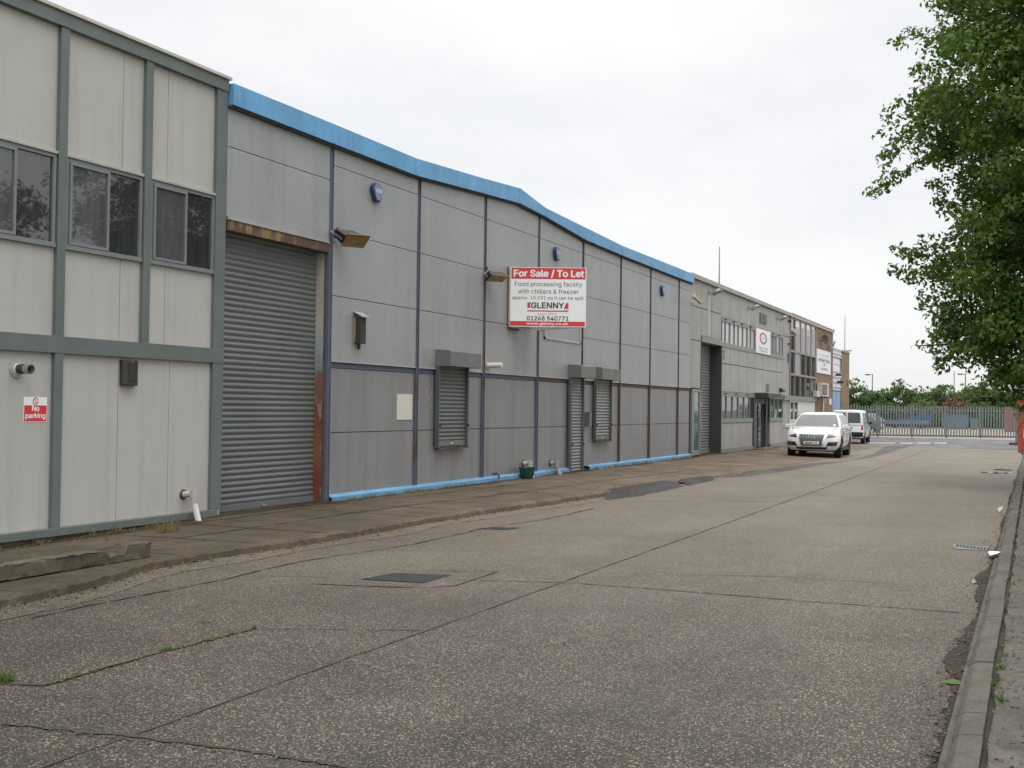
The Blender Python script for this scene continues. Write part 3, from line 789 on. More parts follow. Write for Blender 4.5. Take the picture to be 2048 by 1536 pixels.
mb.build('lower_panels', M['panel'], A, bevel=0.002)
mb = MB(); mb.box(XA0, XA1-0.03, D+0.07, D+22, 0.0, zb_c-0.03); mb.build('wall', M['panel'], A)
mb = MB()
# frame: top band, transoms, mid rail, sill rail, mullions
o1 = 0.055
mb.wb(XA0, XA1, z_band, zb_c-0.002, -0.05, 0.07)
mb.wb(XA0, XA1-0.001, z_rb, z_rt, -0.05, 0.06)
mb.wb(XA0, FX(434, 1028, .1), z_sbb, z_sb, -0.05, 0.10)
for i, x in enumerate(mull):
    full = (len(mull)-1-i) % 2 == 0
    h = 0.062
    z0 = z_sb+.001 if full else z_rt+.001
    if i == len(mull)-1: mb.wb(x-.075, XA1-.002, z_sb+.001, z_band-.001, -0.05, o1-.002)
    elif full:
        mb.wb(x-h, x+h, z_sb+.001, z_rb-.001, -0.05, o1); mb.wb(x-h, x+h, z_rt+.001, z_band-.001, -0.05, o1)
    else: mb.wb(x-h, x+h, z0, z_band-.001, -0.05, o1)
mb.build('frame', M['frame'], A, bevel=0.004)
mb = MB(); mb.wb(XA0, XA1+0.03, zb_c, zt_c, -0.35, 0.10)
mb.build('coping', M['coping'], A, bevel=0.006)
mb = MB(); mb.wb(XA0, XA1-0.05, -0.02, z_sbb-.003, -0.2, 0.03); mb.build('plinth', M['plinth'], A)
# end wall of the block seen above the warehouse door
mb = MB(); mb.wb(XA1-0.002, XA1+0.05, z_sbb, z_band-.01, -0.6, -0.01); mb.build('end_flashing', M['trim'], A)
def office_window(x0, x1):
    mbw = MB(); z0, z1 = z_wb, z_wt; f = 0.045
    xm = x0+(x1-x0)*0.54
    mbw.wb(x0, x1, z1-f, z1, -0.04, .03); mbw.wb(x0, x1, z0, z0+f*1.2, -0.04, .045)
    mbw.wb(x0, x0+f, z0+f*1.2, z1-f, -0.04, .03); mbw.wb(x1-f*.9, x1, z0+f*1.2, z1-f, -0.04, .03)
    w = mbw.build('window', M['winframe'], A, bevel=0.003)
    m2 = MB(); m2.wb(x0-.005, x1+.005, z1+.001, z1+.035, -0.03, .05); m2.build('head_trim', M['trim'], w, bevel=.003)
    m2 = MB(); g = 0.035; a, b, c, d = x0+f+.004, xm, z0+f*1.2+.004, z1-f-.004
    m2.wb(a, b, d-g, d, -.03, .05); m2.wb(a, b, c, c+g, -.03, .05); m2.wb(a, a+g, c+g, d-g, -.03, .05); m2.wb(b-g, b, c+g, d-g, -.03, .05)
    m2.build('sash', M['winframe'], w, bevel=.003)
    m2 = MB(); m2.wb(a+g-.003, b-g+.003, c+g-.003, d-g+.003, -.02, .028)
    m2.build('pane', M['glass_curtain'], w)
    m2 = MB(); m2.wb(b+.001, x1-f*.9+.003, z0+f*1.2-.003, z1-f+.003, -.04, .0)
    m2.build('pane', M['glass'], w)
for i in range(2, len(mull)-1):
    office_window(mull[i]+.07, mull[i+1]-.075)

# =================================================================== WAREHOUSE (middle)
X0, XB1 = XA1+0.02, FX(1379, 750)
B = thing('warehouse', 'long silver ribbed warehouse with sky blue roof fascia and rolling shutters', 'building', (22, D, 0))
top_px = [(452, 160), (668, 248), (834, 317), (965, 356), (1038, 376), (1042, 377), (1092, 416), (1173, 456), (1246, 492), (1357, 536), (1381, 546)]
bot_px = [(452, 203), (665, 286), (834, 351), (966, 386), (1038, 405), (1043, 408), (1092, 433), (1173, 480), (1246, 511), (1357, 555), (1382, 564)]
FO = 0.13
tops = [F(x, y, FO) for x, y in top_px]; bots = [F(x, y, FO) for x, y in bot_px]
tops[0] = (X0, tops[0][1]); bots[0] = (X0, bots[0][1]); tops[-1] = (XB1, tops[-1][1]); bots[-1] = (XB1, bots[-1][1])
def interp(pts, x):
    for (xa, za), (xb, zb) in zip(pts[:-1], pts[1:]):
        if x <= xb: return za+(zb-za)*(x-xa)/max(1e-6, xb-xa)
    return pts[-1][1]
mb = MB()
xs = [p[0] for p in tops]
cuts = [0, 1, 2, 3, 4, 6, 8, 10]
fx = [X0]+[p[0] for p in tops[1:]]
joints = [X0, FX(668, 250, FO), FX(834, 330, FO), FX(965, 360, FO), FX(1041, 380, FO), FX(1092, 420, FO), FX(1173, 460, FO), FX(1246, 500, FO), FX(1357, 540, FO), XB1]
for a, b in zip(joints[:-1], joints[1:]):
    a += 0.002; b -= 0.003
    mb.wprism([(a, interp(bots, a)), (b, interp(bots, b)), (b, interp(tops, b)), (a, interp(tops, a))], -0.15, FO)
for a in joints[1:-1]:
    mb.wprism([(a-.03, interp(bots, a-.03)+.004), (a+.03, interp(bots, a+.03)+.004), (a+.03, interp(tops, a+.03)-.004), (a-.03, interp(tops, a-.03)-.004)], FO+.001, FO+.006)
mb.build('fascia', M['fascia'], B)
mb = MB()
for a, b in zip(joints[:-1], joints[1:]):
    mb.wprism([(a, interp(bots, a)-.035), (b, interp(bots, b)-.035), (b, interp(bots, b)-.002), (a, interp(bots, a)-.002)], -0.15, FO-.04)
mb.build('fascia_shadow_line', M['gap'], B)  # dark strip set in as the shadow line below the fascia
# backing volume and roof behind the sheets
poly = [(X0, 0.0)]+[(XB1, 0.0)]+[(x, interp(tops, x)-0.06) for x in reversed(joints)]
mb = MB(); mb.wprism(poly, -26, -0.72); mb.build('wall', M['gap'], B)
mb = MB(); pts = [(x, interp(tops, x)) for x in joints]
mb.wprism([(x, z-.05) for x, z in pts]+[(x, z-.01) for x, z in reversed(pts)], -26, -0.16); mb.build('roof', M['roof'], B)
posts = [FX(655, 700), FX(831.5, 700), FX(965, 700), FX(1073, 700), FX(1162, 700), FX(1238, 700), FX(1298, 700), FX(1355, 700)]
z_rl_t, z_rl_b = FZ(826, 736), FZ(826, 746)
tiers_up = [z_rl_t, FZ(825, 618), FZ(825, 503), FZ(825, 387)]
z_lo_m, z_lo_b = FZ(823, 861), FZ(823, 973)
hw = 0.055
mbu, mbl = MB(), MB()
def clad(mbx, a, b, z0, z1, o1, o0=-0.05, top=None):
    g = 0.006
    if top is None: mbx.wb(a+hw, b-hw, z0+g, z1-g, o0, o1)
    else:
        n_ = 6; X = [a+hw+(b-a-2*hw)*i/n_ for i in range(n_+1)]
        mbx.wprism([(a+hw, z0+g), (b-hw, z0+g)]+[(x, interp(bots, x)-.02) for x in reversed(X)], o0, o1)
for a, b in zip(posts, posts[1:]+[XB1+hw-.01]):
    for z0, z1 in zip(tiers_up[:-1], tiers_up[1:]): clad(mbu, a, b, z0, z1, 0.03)
    clad(mbu, a, b, tiers_up[-1], 0, 0.03, top=True)
    clad(mbl, a, b, z_lo_m, z_rl_b, 0.0); clad(mbl, a, b, z_lo_b, z_lo_m, 0.0)
z_l0 = FZ(443, 431); z_s0 = FZ(654, 359)
clad(mbu, X0-hw+.012, posts[0], z_l0, z_s0, 0.03); clad(mbu, X0-hw+.012, posts[0], z_s0, 0, 0.03, top=True)
mbu.build('cladding', M['clad_up'], B); mbl.build('lower_cladding', M['clad_low'], B)
mb = MB()
for a, b in zip(posts, posts[1:]+[XB1]): mb.wb(a+hw, b-hw, 0.1, interp(bots, b)-.1, -0.12, -0.051)
mb.build('sheathing', M['gap'], B)
for i, x in enumerate(posts):
    z1 = interp(bots, x)-.02
    mb = MB(); mb.wb(x-hw+.004, x+hw-.004, z_lo_b-.02 if i else 0.12, z1, -0.06, 0.022)
    mb.wb(x-hw+.004, x-hw+.016, z_lo_b if i else .12, z1, .0221, .04); mb.wb(x+hw-.016, x+hw-.004, z_lo_b if i else .12, z1, .0221, .04)
    mb.build('post', M['post_blue'] if i in (0, 3) else M['post_mid'] if i < 4 else M['post_rust'], B)
DSX0, DSX1 = FX(1137, 850), FX(1172, 850)       # door shutter opening
mb = MB()
for i, (a, b) in enumerate(zip(posts, posts[1:]+[XB1])):
    mb.cur = 0 if i < 3 else 1
    mb.wb(a+hw, b-(hw if b < XB1 else 0), z_rl_b+.004, z_rl_t-.004, -0.05, 0.006)
mb.build('mid_rail', None, B, mats=[M['post_blue'], M['post_rust']])
mb = MB()
for a, b in zip(posts, posts[1:]+[XB1]): mb.wb(a+hw, b-(hw if b < XB1 else 0), z_rl_t+.002, z_rl_t+.016, -.01, 0.05)
mb.build('drip_ledge', M['trim'], B)
# sky blue skirting in two lengths either side of the door
def skirt(xa, xb):
    mb = MB(); z1, z0 = z_lo_b+.005, z_lo_b-.10
    prof = [(-.03, z1+.02), (.02, z1+.02), (.095, z1-.018), (.095, z0), (.085, z0), (.085, z1-.03), (-.03, z1)]
    mb.prism(prof, lambda p: (xa, D-p[0], p[1]), lambda p: (xb, D-p[0], p[1]))
    return mb.build('skirting', M['skirt'], B)
skirt(posts[0]+.05, DSX0-.06); skirt(DSX1+.06, XB1-.02)
mb = MB(); mb.wb(posts[0]-.05, DSX0, -.02, z_lo_b-.05, -.3, -.0); mb.wb(DSX1, XB1, -.02, z_lo_b-.05, -.3, -.0)
mb.build('plinth', M['plinth'], B)
# rusty lintel, soffit and painted column round the big shutter
xs0, xs1 = X0+.03, posts[0]-hw
xc0, xc1 = FX(648.5, 800, -.03), posts[0]-hw-.004
zl1, zl0 = FZ(443, 437), FZ(441, 457)
mb = MB(); mb.wb(xs0, posts[0]-hw, zl0, zl1, -0.1, 0.035); mb.wb(xs0, posts[0]-hw, zl0+.003, zl0+.02, -0.17, -.1005)
mb.build('lintel', M['lintel'], B)
mb = MB(); mb.wb(xs0, posts[0]-hw, zl1+.003, zl1+.045, -.1, .05); mb.build('lintel_trim', M['trim'], B)
mb = MB(); mb.wb(xc0, xc1-.02, 0.09, zl0-.004, -0.30, -0.03); mb.build('door_column', M['column'], B, bevel=.004)
mb = MB(); mb.wb(xc1-.0195, posts[0]-hw+.003, 0.09, zl0-.004, -0.30, -0.01); mb.build('door_jamb', M['post_rust'], B)

def shutter_curtain(name, x0, x1, z0, z1, o, pitch, m, parent, depth=0.016):
    """curved interlocking slats"""
    mb = MB(); prof = []
    z = z0
    while z < z1-.01:
        for k in range(6):
            t = k/6
            prof.append((o+depth*math.sin(math.pi*min(1, t/0.82))*(1 if t < .82 else 0)-(0.004 if t >= .82 else 0), z+t*pitch))
        z += pitch
    n_ = len(prof); vs = []
    for oo, zz in prof: vs += [(x0, D-oo, min(zz, z1)), (x1, D-oo, min(zz, z1))]
    mb.add(vs, [(2*i, 2*i+1, 2*i+3, 2*i+2) for i in range(n_-1)])
    return mb.build(name, m, parent, smooth=False)
SO = -0.19
sh = thing  # alias kept short
zsh = 0.115
mb = MB(); mb.wb(xs0+.02, xc0-.05, zsh, zsh+.10, SO-.01, SO+.035)
bar = mb.build('roller_shutter', M['shutter'], B, bevel=.004)
shutter_curtain('curtain', xs0-.05, xc0-.04, zsh+.10, zl0+.25, SO, 0.083, M['shutter'], bar)
mb = MB(); mb.wb(xc0-.05, xc0-.002, 0.09, zl0+.0, SO-.03, SO+.05); mb.build('guide', M['dark'], bar)
mb = MB(); mb.wb(FX(518, 1020, SO), FX(526, 1020, SO), zsh+.03, zsh+.055, SO+.036, SO+.06); mb.build('handle', M['steel'], bar)
mb = MB(); mb.wb(xs0, posts[0]-hw, zl0+.03, zl1+.1, -.30, -.28); mb.build('shutter_hood', M['dark'], B)

def small_shutter(xl, xbox1, gl, cr_, zb1, zb0, zbot, boxd, gd, sill, guideW):
    """projecting box above, side guides and slatted curtain"""
    mb = MB()
    prof = [(0.0, zb1+.02), (boxd-.03, zb1), (boxd, zb1-.02), (boxd, zb0), (0.0, zb0)]
    mb.prism(prof, lambda p: (xl, D-p[0]-.031, p[1]), lambda p: (xbox1, D-p[0]-.031, p[1]))
    r = mb.build('roller_shutter', M['shutter_box'], B, bevel=.004)
    mb = MB(); mb.wb(xl+.002, gl, zbot, zb0-.002, .0335, gd); mb.build('guide', M['shutter_dark'], r, bevel=.003)
    mb = MB(); mb.wb(cr_, cr_+guideW, zbot, zb0-.002, .0335, gd); mb.build('guide', M['shutter_dark'], r, bevel=.003)
    shutter_curtain('curtain', gl-.005, cr_+.005, zbot+(.13 if sill else .02), zb0, gd*0.45, 0.076, M['shutter'] if sill == 1 else M['shutter_gal'], r, 0.018)
    if sill:
        mb = MB(); mb.wb(gl+.001, cr_-.001, zbot+.03, zbot+.13, .036, gd*0.6); b_ = mb.build('bottom_bar', M['shutter_box'], r, bevel=.003)
        mb = MB(); xm = (gl+cr_)/2; mb.wb(xm-.04, xm-.008, zbot+.065, zbot+.095, gd*.6, gd*.6+.012); mb.wb(xm+.006, xm+.045, zbot+.068, zbot+.092, gd*.6, gd*.6+.01)
        mb.build('lock_plate', M['white_plastic'], b_)
        mb = MB(); mb.wb(xl+.03, cr_+guideW, zbot-.03, zbot-.001, .0335, gd+.01); mb.build('sill', M['post_rust'], r)
    zk = zbot+(.42 if sill else .75)
    for xk in (gl+.01, cr_+.01):
        mb = MB(); mb.cyl((xk, D-gd-.0005, zk), (xk, D-gd-.035, zk), .022, .018, 8); mb.build('lock', M['black'], r)
    return r
small_shutter(FX(867.5, 715), FX(961, 715, .33), FX(878, 850, .11), FX(934, 850, .11), FZ(899, 700, .33), FZ(899, 732, .33), FZ(880, 896, .11), .32, .12, 1, .05)
small_shutter(FX(1134, 740), FX(1189.5, 740, .345), FX(1143.5, 850, .09), FX(1166, 850, .09), FZ(1161, 730, .345), FZ(1161, 755, .345), FZ(1150, 950), .34, .10, 0, .06)
small_shutter(FX(1185, 745), FX(1239, 745, .24), FX(1191, 850, .085), FX(1221, 850, .085), FZ(1208, 735, .24), FZ(1208, 759, .24), FZ(1195, 882, .085), .24, .11, 2, .05)
# blanked window frame under the letting board
xa, xb, za, zb = FX(1085, 670), FX(1158, 670), FZ(1158, 688, .03), FZ(1158, 655, .03)+.6
mb = MB()
for a, b, c, d in ((xa, xb, za, za+.05), (xa, xb, zb-.05, zb), (xa, xa+.06, za, zb), (xb-.06, xb, za, zb)): mb.wb(a+.0, b, c, d, .031, .055 if c == za or d == zb else .053)
w_ = mb.build('blanked_window', M['trim'], B)
mb = MB(); mb.wb(xa+.061, xb-.061, za+.051, zb-.051, .031, .040); mb.build('pane', M['clad_up'], w_)

# =================================================================== UNIT WITH STAINED PANELS
XC1 = FX(1579, 750)
C_ = thing('stained_panel_unit', 'flat roofed unit of stained beige panels with recessed roller door and porch', 'building', (46, D, 0))
zc_t, zc_b = FZ(1400, 552, .06), FZ(1400, 561, .06)
mb = MB(); mb.wb(XB1-.12, XC1, zc_b, zc_t, -.35, .10); mb.build('parapet', M['unit_panel'], C_, bevel=.006)
xr0, xr1 = FX(1402, 800), FX(1441, 800)
zl_c1, zl_c0 = FZ(1402, 671), FZ(1402, 683)
vx = [FX(x, 700) for x in (1381, 1401.6, 1423, 1442, 1461, 1478, 1495, 1509.5, 1525, 1539.5, 1554, 1566, 1579)]
z_s1 = FZ(1380, 609)                            # upper seam
zw1, zw0 = FZ(1443, 633), FZ(1443, 690)         # upper window band
zb1, zb0 = FZ(1443, 783), FZ(1443, 846)         # lower window band
z_m = FZ(1461, 729)
z_base = .22
zd = FZ(1392, 784)
mb = MB()
def cp(a, b, z0, z1, o=.0, g=.013): mb.wb(a+g, b-g, z0+g, z1-g, -.08, o)
for i, (a, b) in enumerate(zip(vx[:-1], vx[1:])):
    ztop = zc_b
    if i == 0:
        cp(a, b, z_s1, ztop); cp(a, b, FZ(1380, 678), z_s1); cp(a, b, zd+.12, FZ(1380, 678))
    elif i in (1, 2):
        cp(a, b, z_s1, ztop); cp(a, b, zl_c1, z_s1)
    elif i == 11:
        cp(a, b, zw1, ztop); cp(a, b, zb1, zw1); cp(a, b, zb0-.3, zb1); cp(a, b, z_base, zb0-.3)
    else:
        cp(a, b, zw1, ztop)
        cp(a, b, z_m, zw0-.001); cp(a, b, zb1, z_m)
mb.build('panels', M['unit_panel'], C_)
mb = MB()
for a, b in ((vx[3], (vx[5]+vx[6])/2-.35), ((vx[5]+vx[6])/2-.35, FX(1509, 870))): cp(a, b, z_base, zb0)
mb.build('lower_panels', M['unit_panel'], C_)
mb = MB(); cp(FX(1539.5, 870), vx[11], z_base, zb0)
mb.build('lower_panels', M['unit_panel'], C_)
mb = MB(); mb.box(xr1+.02, XC1, D+.09, D+20, 0.05, zc_t-.03); mb.box(XB1+.002, xr1+.02, D+.09, D+20, zl_c1-.05, zc_t-.031); mb.box(XB1+.002, xr1+.02, D+.6, D+20, .05, zl_c1-.051); mb.box(XB1+.002, xr0-.05, D+.09, D+.6, .05, zl_c1-.0505)
mb.build('wall', M['gap'], C_)
mb = MB(); mb.box(XB1-.1, XC1, D+.33, D+20.1, zc_t-.05, zc_t-.02); mb.build('roof', M['roof'], C_)
mb = MB(); mb.wb(xr0-.02, vx[3], zl_c0, zl_c1, -.08, .03); mb.build('door_lintel', M['unit_frame'], C_)
mb = MB(); mb.wb(xr1-.02, xr1+.05, .1, zl_c0-.002, -.45, .03); mb.wb(xr0-.06, xr0, .1, zl_c0-.002, -.45, .01); mb.wb(xr0, xr1-.02, zl_c0-.03, zl_c0-.002, -.45, -.08)
mb.build('door_jamb', M['unit_dark'], C_)
mb = MB(); mb.wb(xr0+.001, xr1-.021, .12, .22, -.46, -.36); bar = mb.build('roller_shutter', M['steel'], C_)
shutter_curtain('curtain', xr0, xr1-.03, .22, zl_c0, -.4, 0.10, M['shutter_gal'], bar, .022)
# glazed side door
mb = MB(); xa, xb = FX(1383, 850), FX(1400, 850); zt_ = zd
mb.wb(xa, xb, zt_, zt_+.10, -.06, .02); mb.wb(xa, xa+.28, .14, zt_-.001, -.06, .012); mb.wb(xb-.14, xb, .14, zt_-.001, -.06, .02); mb.wb(xa+.281, xb-.141, .14, .30, -.06, .005)
dr = mb.build('side_door', M['unit_frame'], C_)
mb = MB(); mb.wb(xa+.282, xb-.142, .31, zt_-.003, -.05, -.01); mb.build('pane', M['glass_teal'], dr)
mb = MB(); mb.wb(xb-.12, xb-.07, 1.0, 1.18, .021, .06); mb.build('handle', M['chrome'], dr)
mb = MB(); mb.wb(xb-.12, xb-.07, 1.75, 1.83, .021, .05); mb.build('lock', M['chrome'], dr)
# upper and lower window bands
def band(xa, xb, z0, z1, pxs, gm, label=None, head=.16, foot=.16):
    mb = MB()
    mb.wb(xa, xb, z1-head, z1-.002, -.05, .02); mb.wb(xa, xb, z0+.002, z0+foot, -.05, .025)
    for x in pxs: mb.wb(x-.028, x+.028, z0+foot+.001, z1-head-.001, -.05, .015)
    w = mb.build('window_band', M['unit_frame'], C_)
    ed = pxs
    for a, b in zip(ed[:-1], ed[1:]):
        m2 = MB(); m2.wb(a+.029, b-.029, z0+foot+.002, z1-head-.002, -.05, -.02); m2.build('pane', gm, w)
    for a in ed[:-1:2]:
        m2 = MB(); m2.wb(a+.35, a+.55, z1-head*.55, z1-head*.25, .0205, .05); m2.build('vent', M['dark'], w)
    return w
zwb = FZ(1443, 685)
band(vx[3], vx[7]+.0, zw0-.05, zw1, [FX(x, 660) for x in (1443.5, 1451, 1460, 1469, 1477, 1486, 1494.5, 1502, 1509)], M['glass_pale'])
band(FX(1539.5, 680), vx[11], zw0-.05, zw1, [FX(x, 680) for x in (1540, 1546, 1552.5, 1559.5, 1565.5)], M['glass_pale'])
band(vx[3], FX(1509, 820), zb0-.0, zb1, [FX(x, 820) for x in (1443, 1453, 1465, 1476.5, 1488, 1499, 1508.5)], M['glass_far'])
band(FX(1539.5, 820), vx[11], zb0-.0, zb1, [FX(x, 820) for x in (1540, 1548, 1556, 1565.5)], M['glass_far'])
mb = MB(); mb.wb(vx[7]-.02, FX(1539.5, 680)+.02, zw0-.05, zw1-.003, -.05, -.01); mb.build('blank_panel', M['unit_panel'], C_)
mb = MB(); mb.wb(vx[3], FX(1509, 890), .10, z_base, -.1, .05); mb.build('base_rail', M['unit_frame'], C_)
mb = MB(); mb.wb(FX(1540, 890), vx[11]+.6, .10, z_base, -.1, .05); mb.build('base_rail', M['unit_frame'], C_)
# entrance with canopy
po = .55
xd0, xd1 = FX(1510, 850, .1), FX(1537, 850, .1)
zk1, zk0 = FZ(1509, 786), FZ(1509, 795)
mb = MB(); mb.wb(FX(1509, 790), FX(1564, 790, po), zk0, zk1, -.05, po); cn = mb.build('canopy', M['unit_dark'], C_, bevel=.006)
mb = MB(); mb.wb(FX(1509, 790)-.01, FX(1564, 790, po)+.01, zk1+.001, zk1+.03, -.05, po+.01); mb.build('canopy_flashing', M['trim'], cn)
mb = MB(); mb.wb(vx[11]+.0, FX(1629, 800), FZ(1600, 802), FZ(1600, 793), .021, .10); mb.build('string_course', M['unit_frame'], C_)
mb = MB(); mb.wb(xd0, xd0+.32, .12, zk0-.002, -.1, .06); mb.wb(xd1-.3, xd1, .12, zk0-.002, -.1, .06); mb.wb(xd0+.321, xd1-.301, zk0-.25, zk0-.002, -.1, .03)
dr = mb.build('entrance_door', M['unit_dark'], C_)
mb = MB(); mb.wb(xd0+.322, xd1-.302, .14, zk0-.252, -.1, -.05); mb.build('pane', M['glass_far'], dr)
mb = MB(); xm = xd0+(xd1-xd0)*.45; mb.wb(xm-.03, xm+.03, .16, zk0-.26, -.049, -.02); mb.build('meeting_stile', M['unit_dark'], dr)
mb = MB(); mb.wb(xm+.12, xm+.16, .95, 1.35, -.049, .02); mb.build('handle', M['steel'], dr)
mb = MB(); mb.wb(xd0-.1, xd1+.1, .08, .135, .061, .5); mb.build('door_step', M['plinth'], C_)

# =================================================================== GLAZED OFFICE AND BRICK PIER
XG1 = FX(1630, 750); XD1 = FX(1664.5, 750)
Dg = thing('glazed_office', 'flat roofed office with a tall grid of glass beside a tan brick pier', 'building', (58, D, 0))
zg_t = zc_t
mb = MB(); mb.box(XC1+.004, XD1-.02, D+.2, D+20, .05, zg_t-.06); mb.build('wall', M['gap'], Dg)
mb = MB(); mb.wb(XG1+.02, XD1, .0, zg_t-.14, -.6, .03); mb.build('brick_pier', M['brick'], Dg)
mb = MB(); mb.wb(XC1+.004, XD1+.06, zg_t-.139, zg_t-.02, -.7, .09); mb.wb(XC1+.004, XD1+.08, zg_t-.0195, zg_t+.03, -.7, .12); mb.build('roof_edge', M['coping'], Dg)
mb = MB(); mb.box(XC1, XD1, D+.71, D+20, zg_t-.05, zg_t-.01); mb.build('roof', M['roof'], Dg)
gx = [XC1+.03]+[FX(x, 720) for x in (1588.5, 1600, 1610.5, 1621)]+[XG1]
gz = [FZ(1579, 797.5), FZ(1579, 748), FZ(1579, 701), zg_t-.16]
mb = MB()
for x in gx: mb.wb(x-.045, x+.045, gz[0]-.05, gz[3], -.1, .05)
for i, z in enumerate(gz):
    for a, b in zip(gx[:-1], gx[1:]): mb.wb(a+.046, b-.046, z-.05, z+.05 if i < 3 else z, -.1, .04)
gf = mb.build('window_grid', M['mullion_brown'], Dg)
for j in range(3):
    for i, (a, b) in enumerate(zip(gx[:-1], gx[1:])):
        mb = MB(); mb.wb(a+.046, b-.046, gz[j]+.051, gz[j+1]-.051, -.08, .0)
        mb.build('pane', M['glass_white'] if (j == 2 and i > 0) or (j == 1 and i == 1) else M['glass_far'], gf)
# ground floor below the grid: white framed window then white panels
zq1, zq0 = FZ(1579, 801), FZ(1579, 842)
mb = MB(); wx0, wx1 = XC1+.03, FX(1595, 820)
for a, b, c, d in ((wx0, wx1, zq1-.07, zq1), (wx0, wx1, zq0, zq0+.07), (wx0, wx0+.10, zq0+.0705, zq1-.0705), (wx1-.08, wx1, zq0+.0705, zq1-.0705), ((wx0+wx1)/2-.04, (wx0+wx1)/2+.04, zq0+.0705, zq1-.0705)): mb.wb(a, b, c, d, -.05, .04)
w_ = mb.build('window', M['white_plastic'], Dg)
mb = MB(); mb.wb(wx0+.101, wx1-.081, zq0+.071, zq1-.071, -.05, .0); mb.build('pane', M['glass_far'], w_)
mb = MB(); mb.wb(wx0, wx1, .12, zq0-.002, -.05, .02)
pxs = [wx1]+[FX(x, 810) for x in (1603, 1609.5, 1616.5, 1623, 1629.5)]
for a, b in zip(pxs[:-1], pxs[1:]): mb.wb(a+.02, b-.02, .12, zq1, -.05, .015)
mb.build('ground_floor_panels', M['white_plastic'], Dg)
mb = MB(); mb.cyl((FX(1643, 830), D-.08, .1), (FX(1643, 830), D-.08, FZ(1643, 795)), .05); mb.build('downpipe', M['white_plastic'], Dg, smooth=True)

# =================================================================== FAR BRICK UNIT
XE1 = FX(1698.5, 750)
E_ = thing('brick_end_unit', 'low brick end unit with white profiled sheeting above a blue door', 'building', (67, D, 0))
xe0, xe1 = XD1+.02, FX(1683, 750)
ze_t = FZ(1685, 704)
mb = MB(); mb.wb(xe1, XE1, 0, ze_t, -18, .0); mb.build('brick_pier', M['brick2'], E_)
mb = MB(); mb.wb(xe1-.05, XE1+.05, ze_t+.001, ze_t+.10, -18, .04); mb.build('coping', M['unit_frame'], E_)
RE = -0.05
mb = MB(); mb.wb(xe0, xe1-.002, .02, ze_t-.1, -18, RE-.06); mb.build('wall', M['gap'], E_)
def ribs_h(mb, x0, x1, z0, z1, o, pitch=.3):
    z = z0; prof = []
    while z < z1-.01:
        prof += [(o, z), (o, z+pitch*.55), (o+.05, z+pitch*.62), (o+.05, z+pitch*.93)]; z += pitch
    vs = []
    for oo, zz in prof: vs += [(x0, D-oo, min(z1, zz)), (x1, D-oo, min(z1, zz))]
    mb.add(vs, [(2*i, 2*i+1, 2*i+3, 2*i+2) for i in range(len(prof)-1)])
zz = [FZ(1675, 781), FZ(1675, 744), FZ(1675, 714), FZ(1675, 700)]
mb = MB(); ribs_h(mb, xe0, xe1-.003, zz[0], zz[1], RE, .28); mb.build('profiled_sheet', M['white_sheet'], E_)
mb = MB(); ribs_h(mb, xe0, xe1-.003, zz[2], ze_t+.1, -.02, .24); mb.wb(xe0, xe1-.003, zz[2]-.05, zz[2], -.04, .03); mb.build('profiled_fascia', M['white_sheet'], E_)
mb = MB()
n_ = 6
for i in range(n_):
    a = xe0+(xe1-xe0)*i/n_
    for j in range(2):
        za_, zb_ = zz[1]+(zz[2]-.06-zz[1])*j/2, zz[1]+(zz[2]-.06-zz[1])*(j+1)/2
        mb.wb(a+.03, a+(xe1-xe0)/n_-.03, za_+.03, zb_-.03, RE-.05, RE)
gl_ = mb.build('rooflight_panel', M['glass_white'], E_)
mb = MB(); mb.wb(xe0, xe1-.003, zz[1], zz[2]-.06, RE-.055, RE-.03); mb.build('glazing_bar', M['white_plastic'], gl_)
mb = MB(); xm = xe0+(xe1-xe0)*.5
mb.wb(xe0+.02, xm-.01, .08, zz[0]-.04, RE-.05, RE); mb.wb(xm+.01, xe1-.05, .08, zz[0]-.04, RE-.05, RE+.005)
mb.build('blue_door', M['blue_door'], E_)
mb = MB(); mb.wb(xe0, xe1-.003, zz[0]-.04, zz[0]-.001, RE-.05, RE+.03); mb.build('door_head', M['unit_dark'], E_)
mb = MB(); mb.wb(xm+.12, xm+.2, 1.0, 1.3, RE+.006, RE+.05); mb.build('handle', M['black'], E_)

# =================================================================== THINGS ON THE WALLS
def wallthing(name, label, cat, x, z, o=0.0, group=None):
    return thing(name, label, cat, (x, D-o, z), group=group)
def S3(v): return (v.x, v.y, v.z)

# letting board standing out from the wall
lx, lz = F(1020.5, 600, .10)
bd = R(-66)
dirx = Vector((math.cos(bd), math.sin(bd), 0)); nrm_ = Vector((math.sin(bd), -math.cos(bd), 0))
left = Vector((lx, D-.10, 0))
w = 1.0
while P((left.x+dirx.x*w, left.y+dirx.y*w, lz))[0] < 1171.5: w += .005
mid = left+dirx*(w/2)
r_ = ray(1096, 535); t_ = (mid.x*nrm_.x+mid.y*nrm_.y)/(r_.x*nrm_.x+r_.y*nrm_.y); bz1 = CH+r_.z*t_
r_ = ray(1096, 654); t_ = (mid.x*nrm_.x+mid.y*nrm_.y)/(r_.x*nrm_.x+r_.y*nrm_.y); bz0 = CH+r_.z*t_
bh = bz1-bz0
brd = thing('letting_board', 'large white and red property board with red bands jutting out from the silver wall', 'sign', (mid.x, mid.y, (bz0+bz1)/2), bd)
def lb(name, boxes, m, par=None, bev=0):
    q = MB()
    for b_ in boxes: q.box(*b_)
    return q.build(name, m, par or brd, local=True, bevel=bev)
face = lb('board', [(-w/2, w/2, -.0, .03, -bh/2, bh/2)], M['sign_white'], bev=.003)
lb('batten', [(-w/2-.035, -w/2-.002, .0, .12, -bh/2, bh/2+.02)], M['wood'])
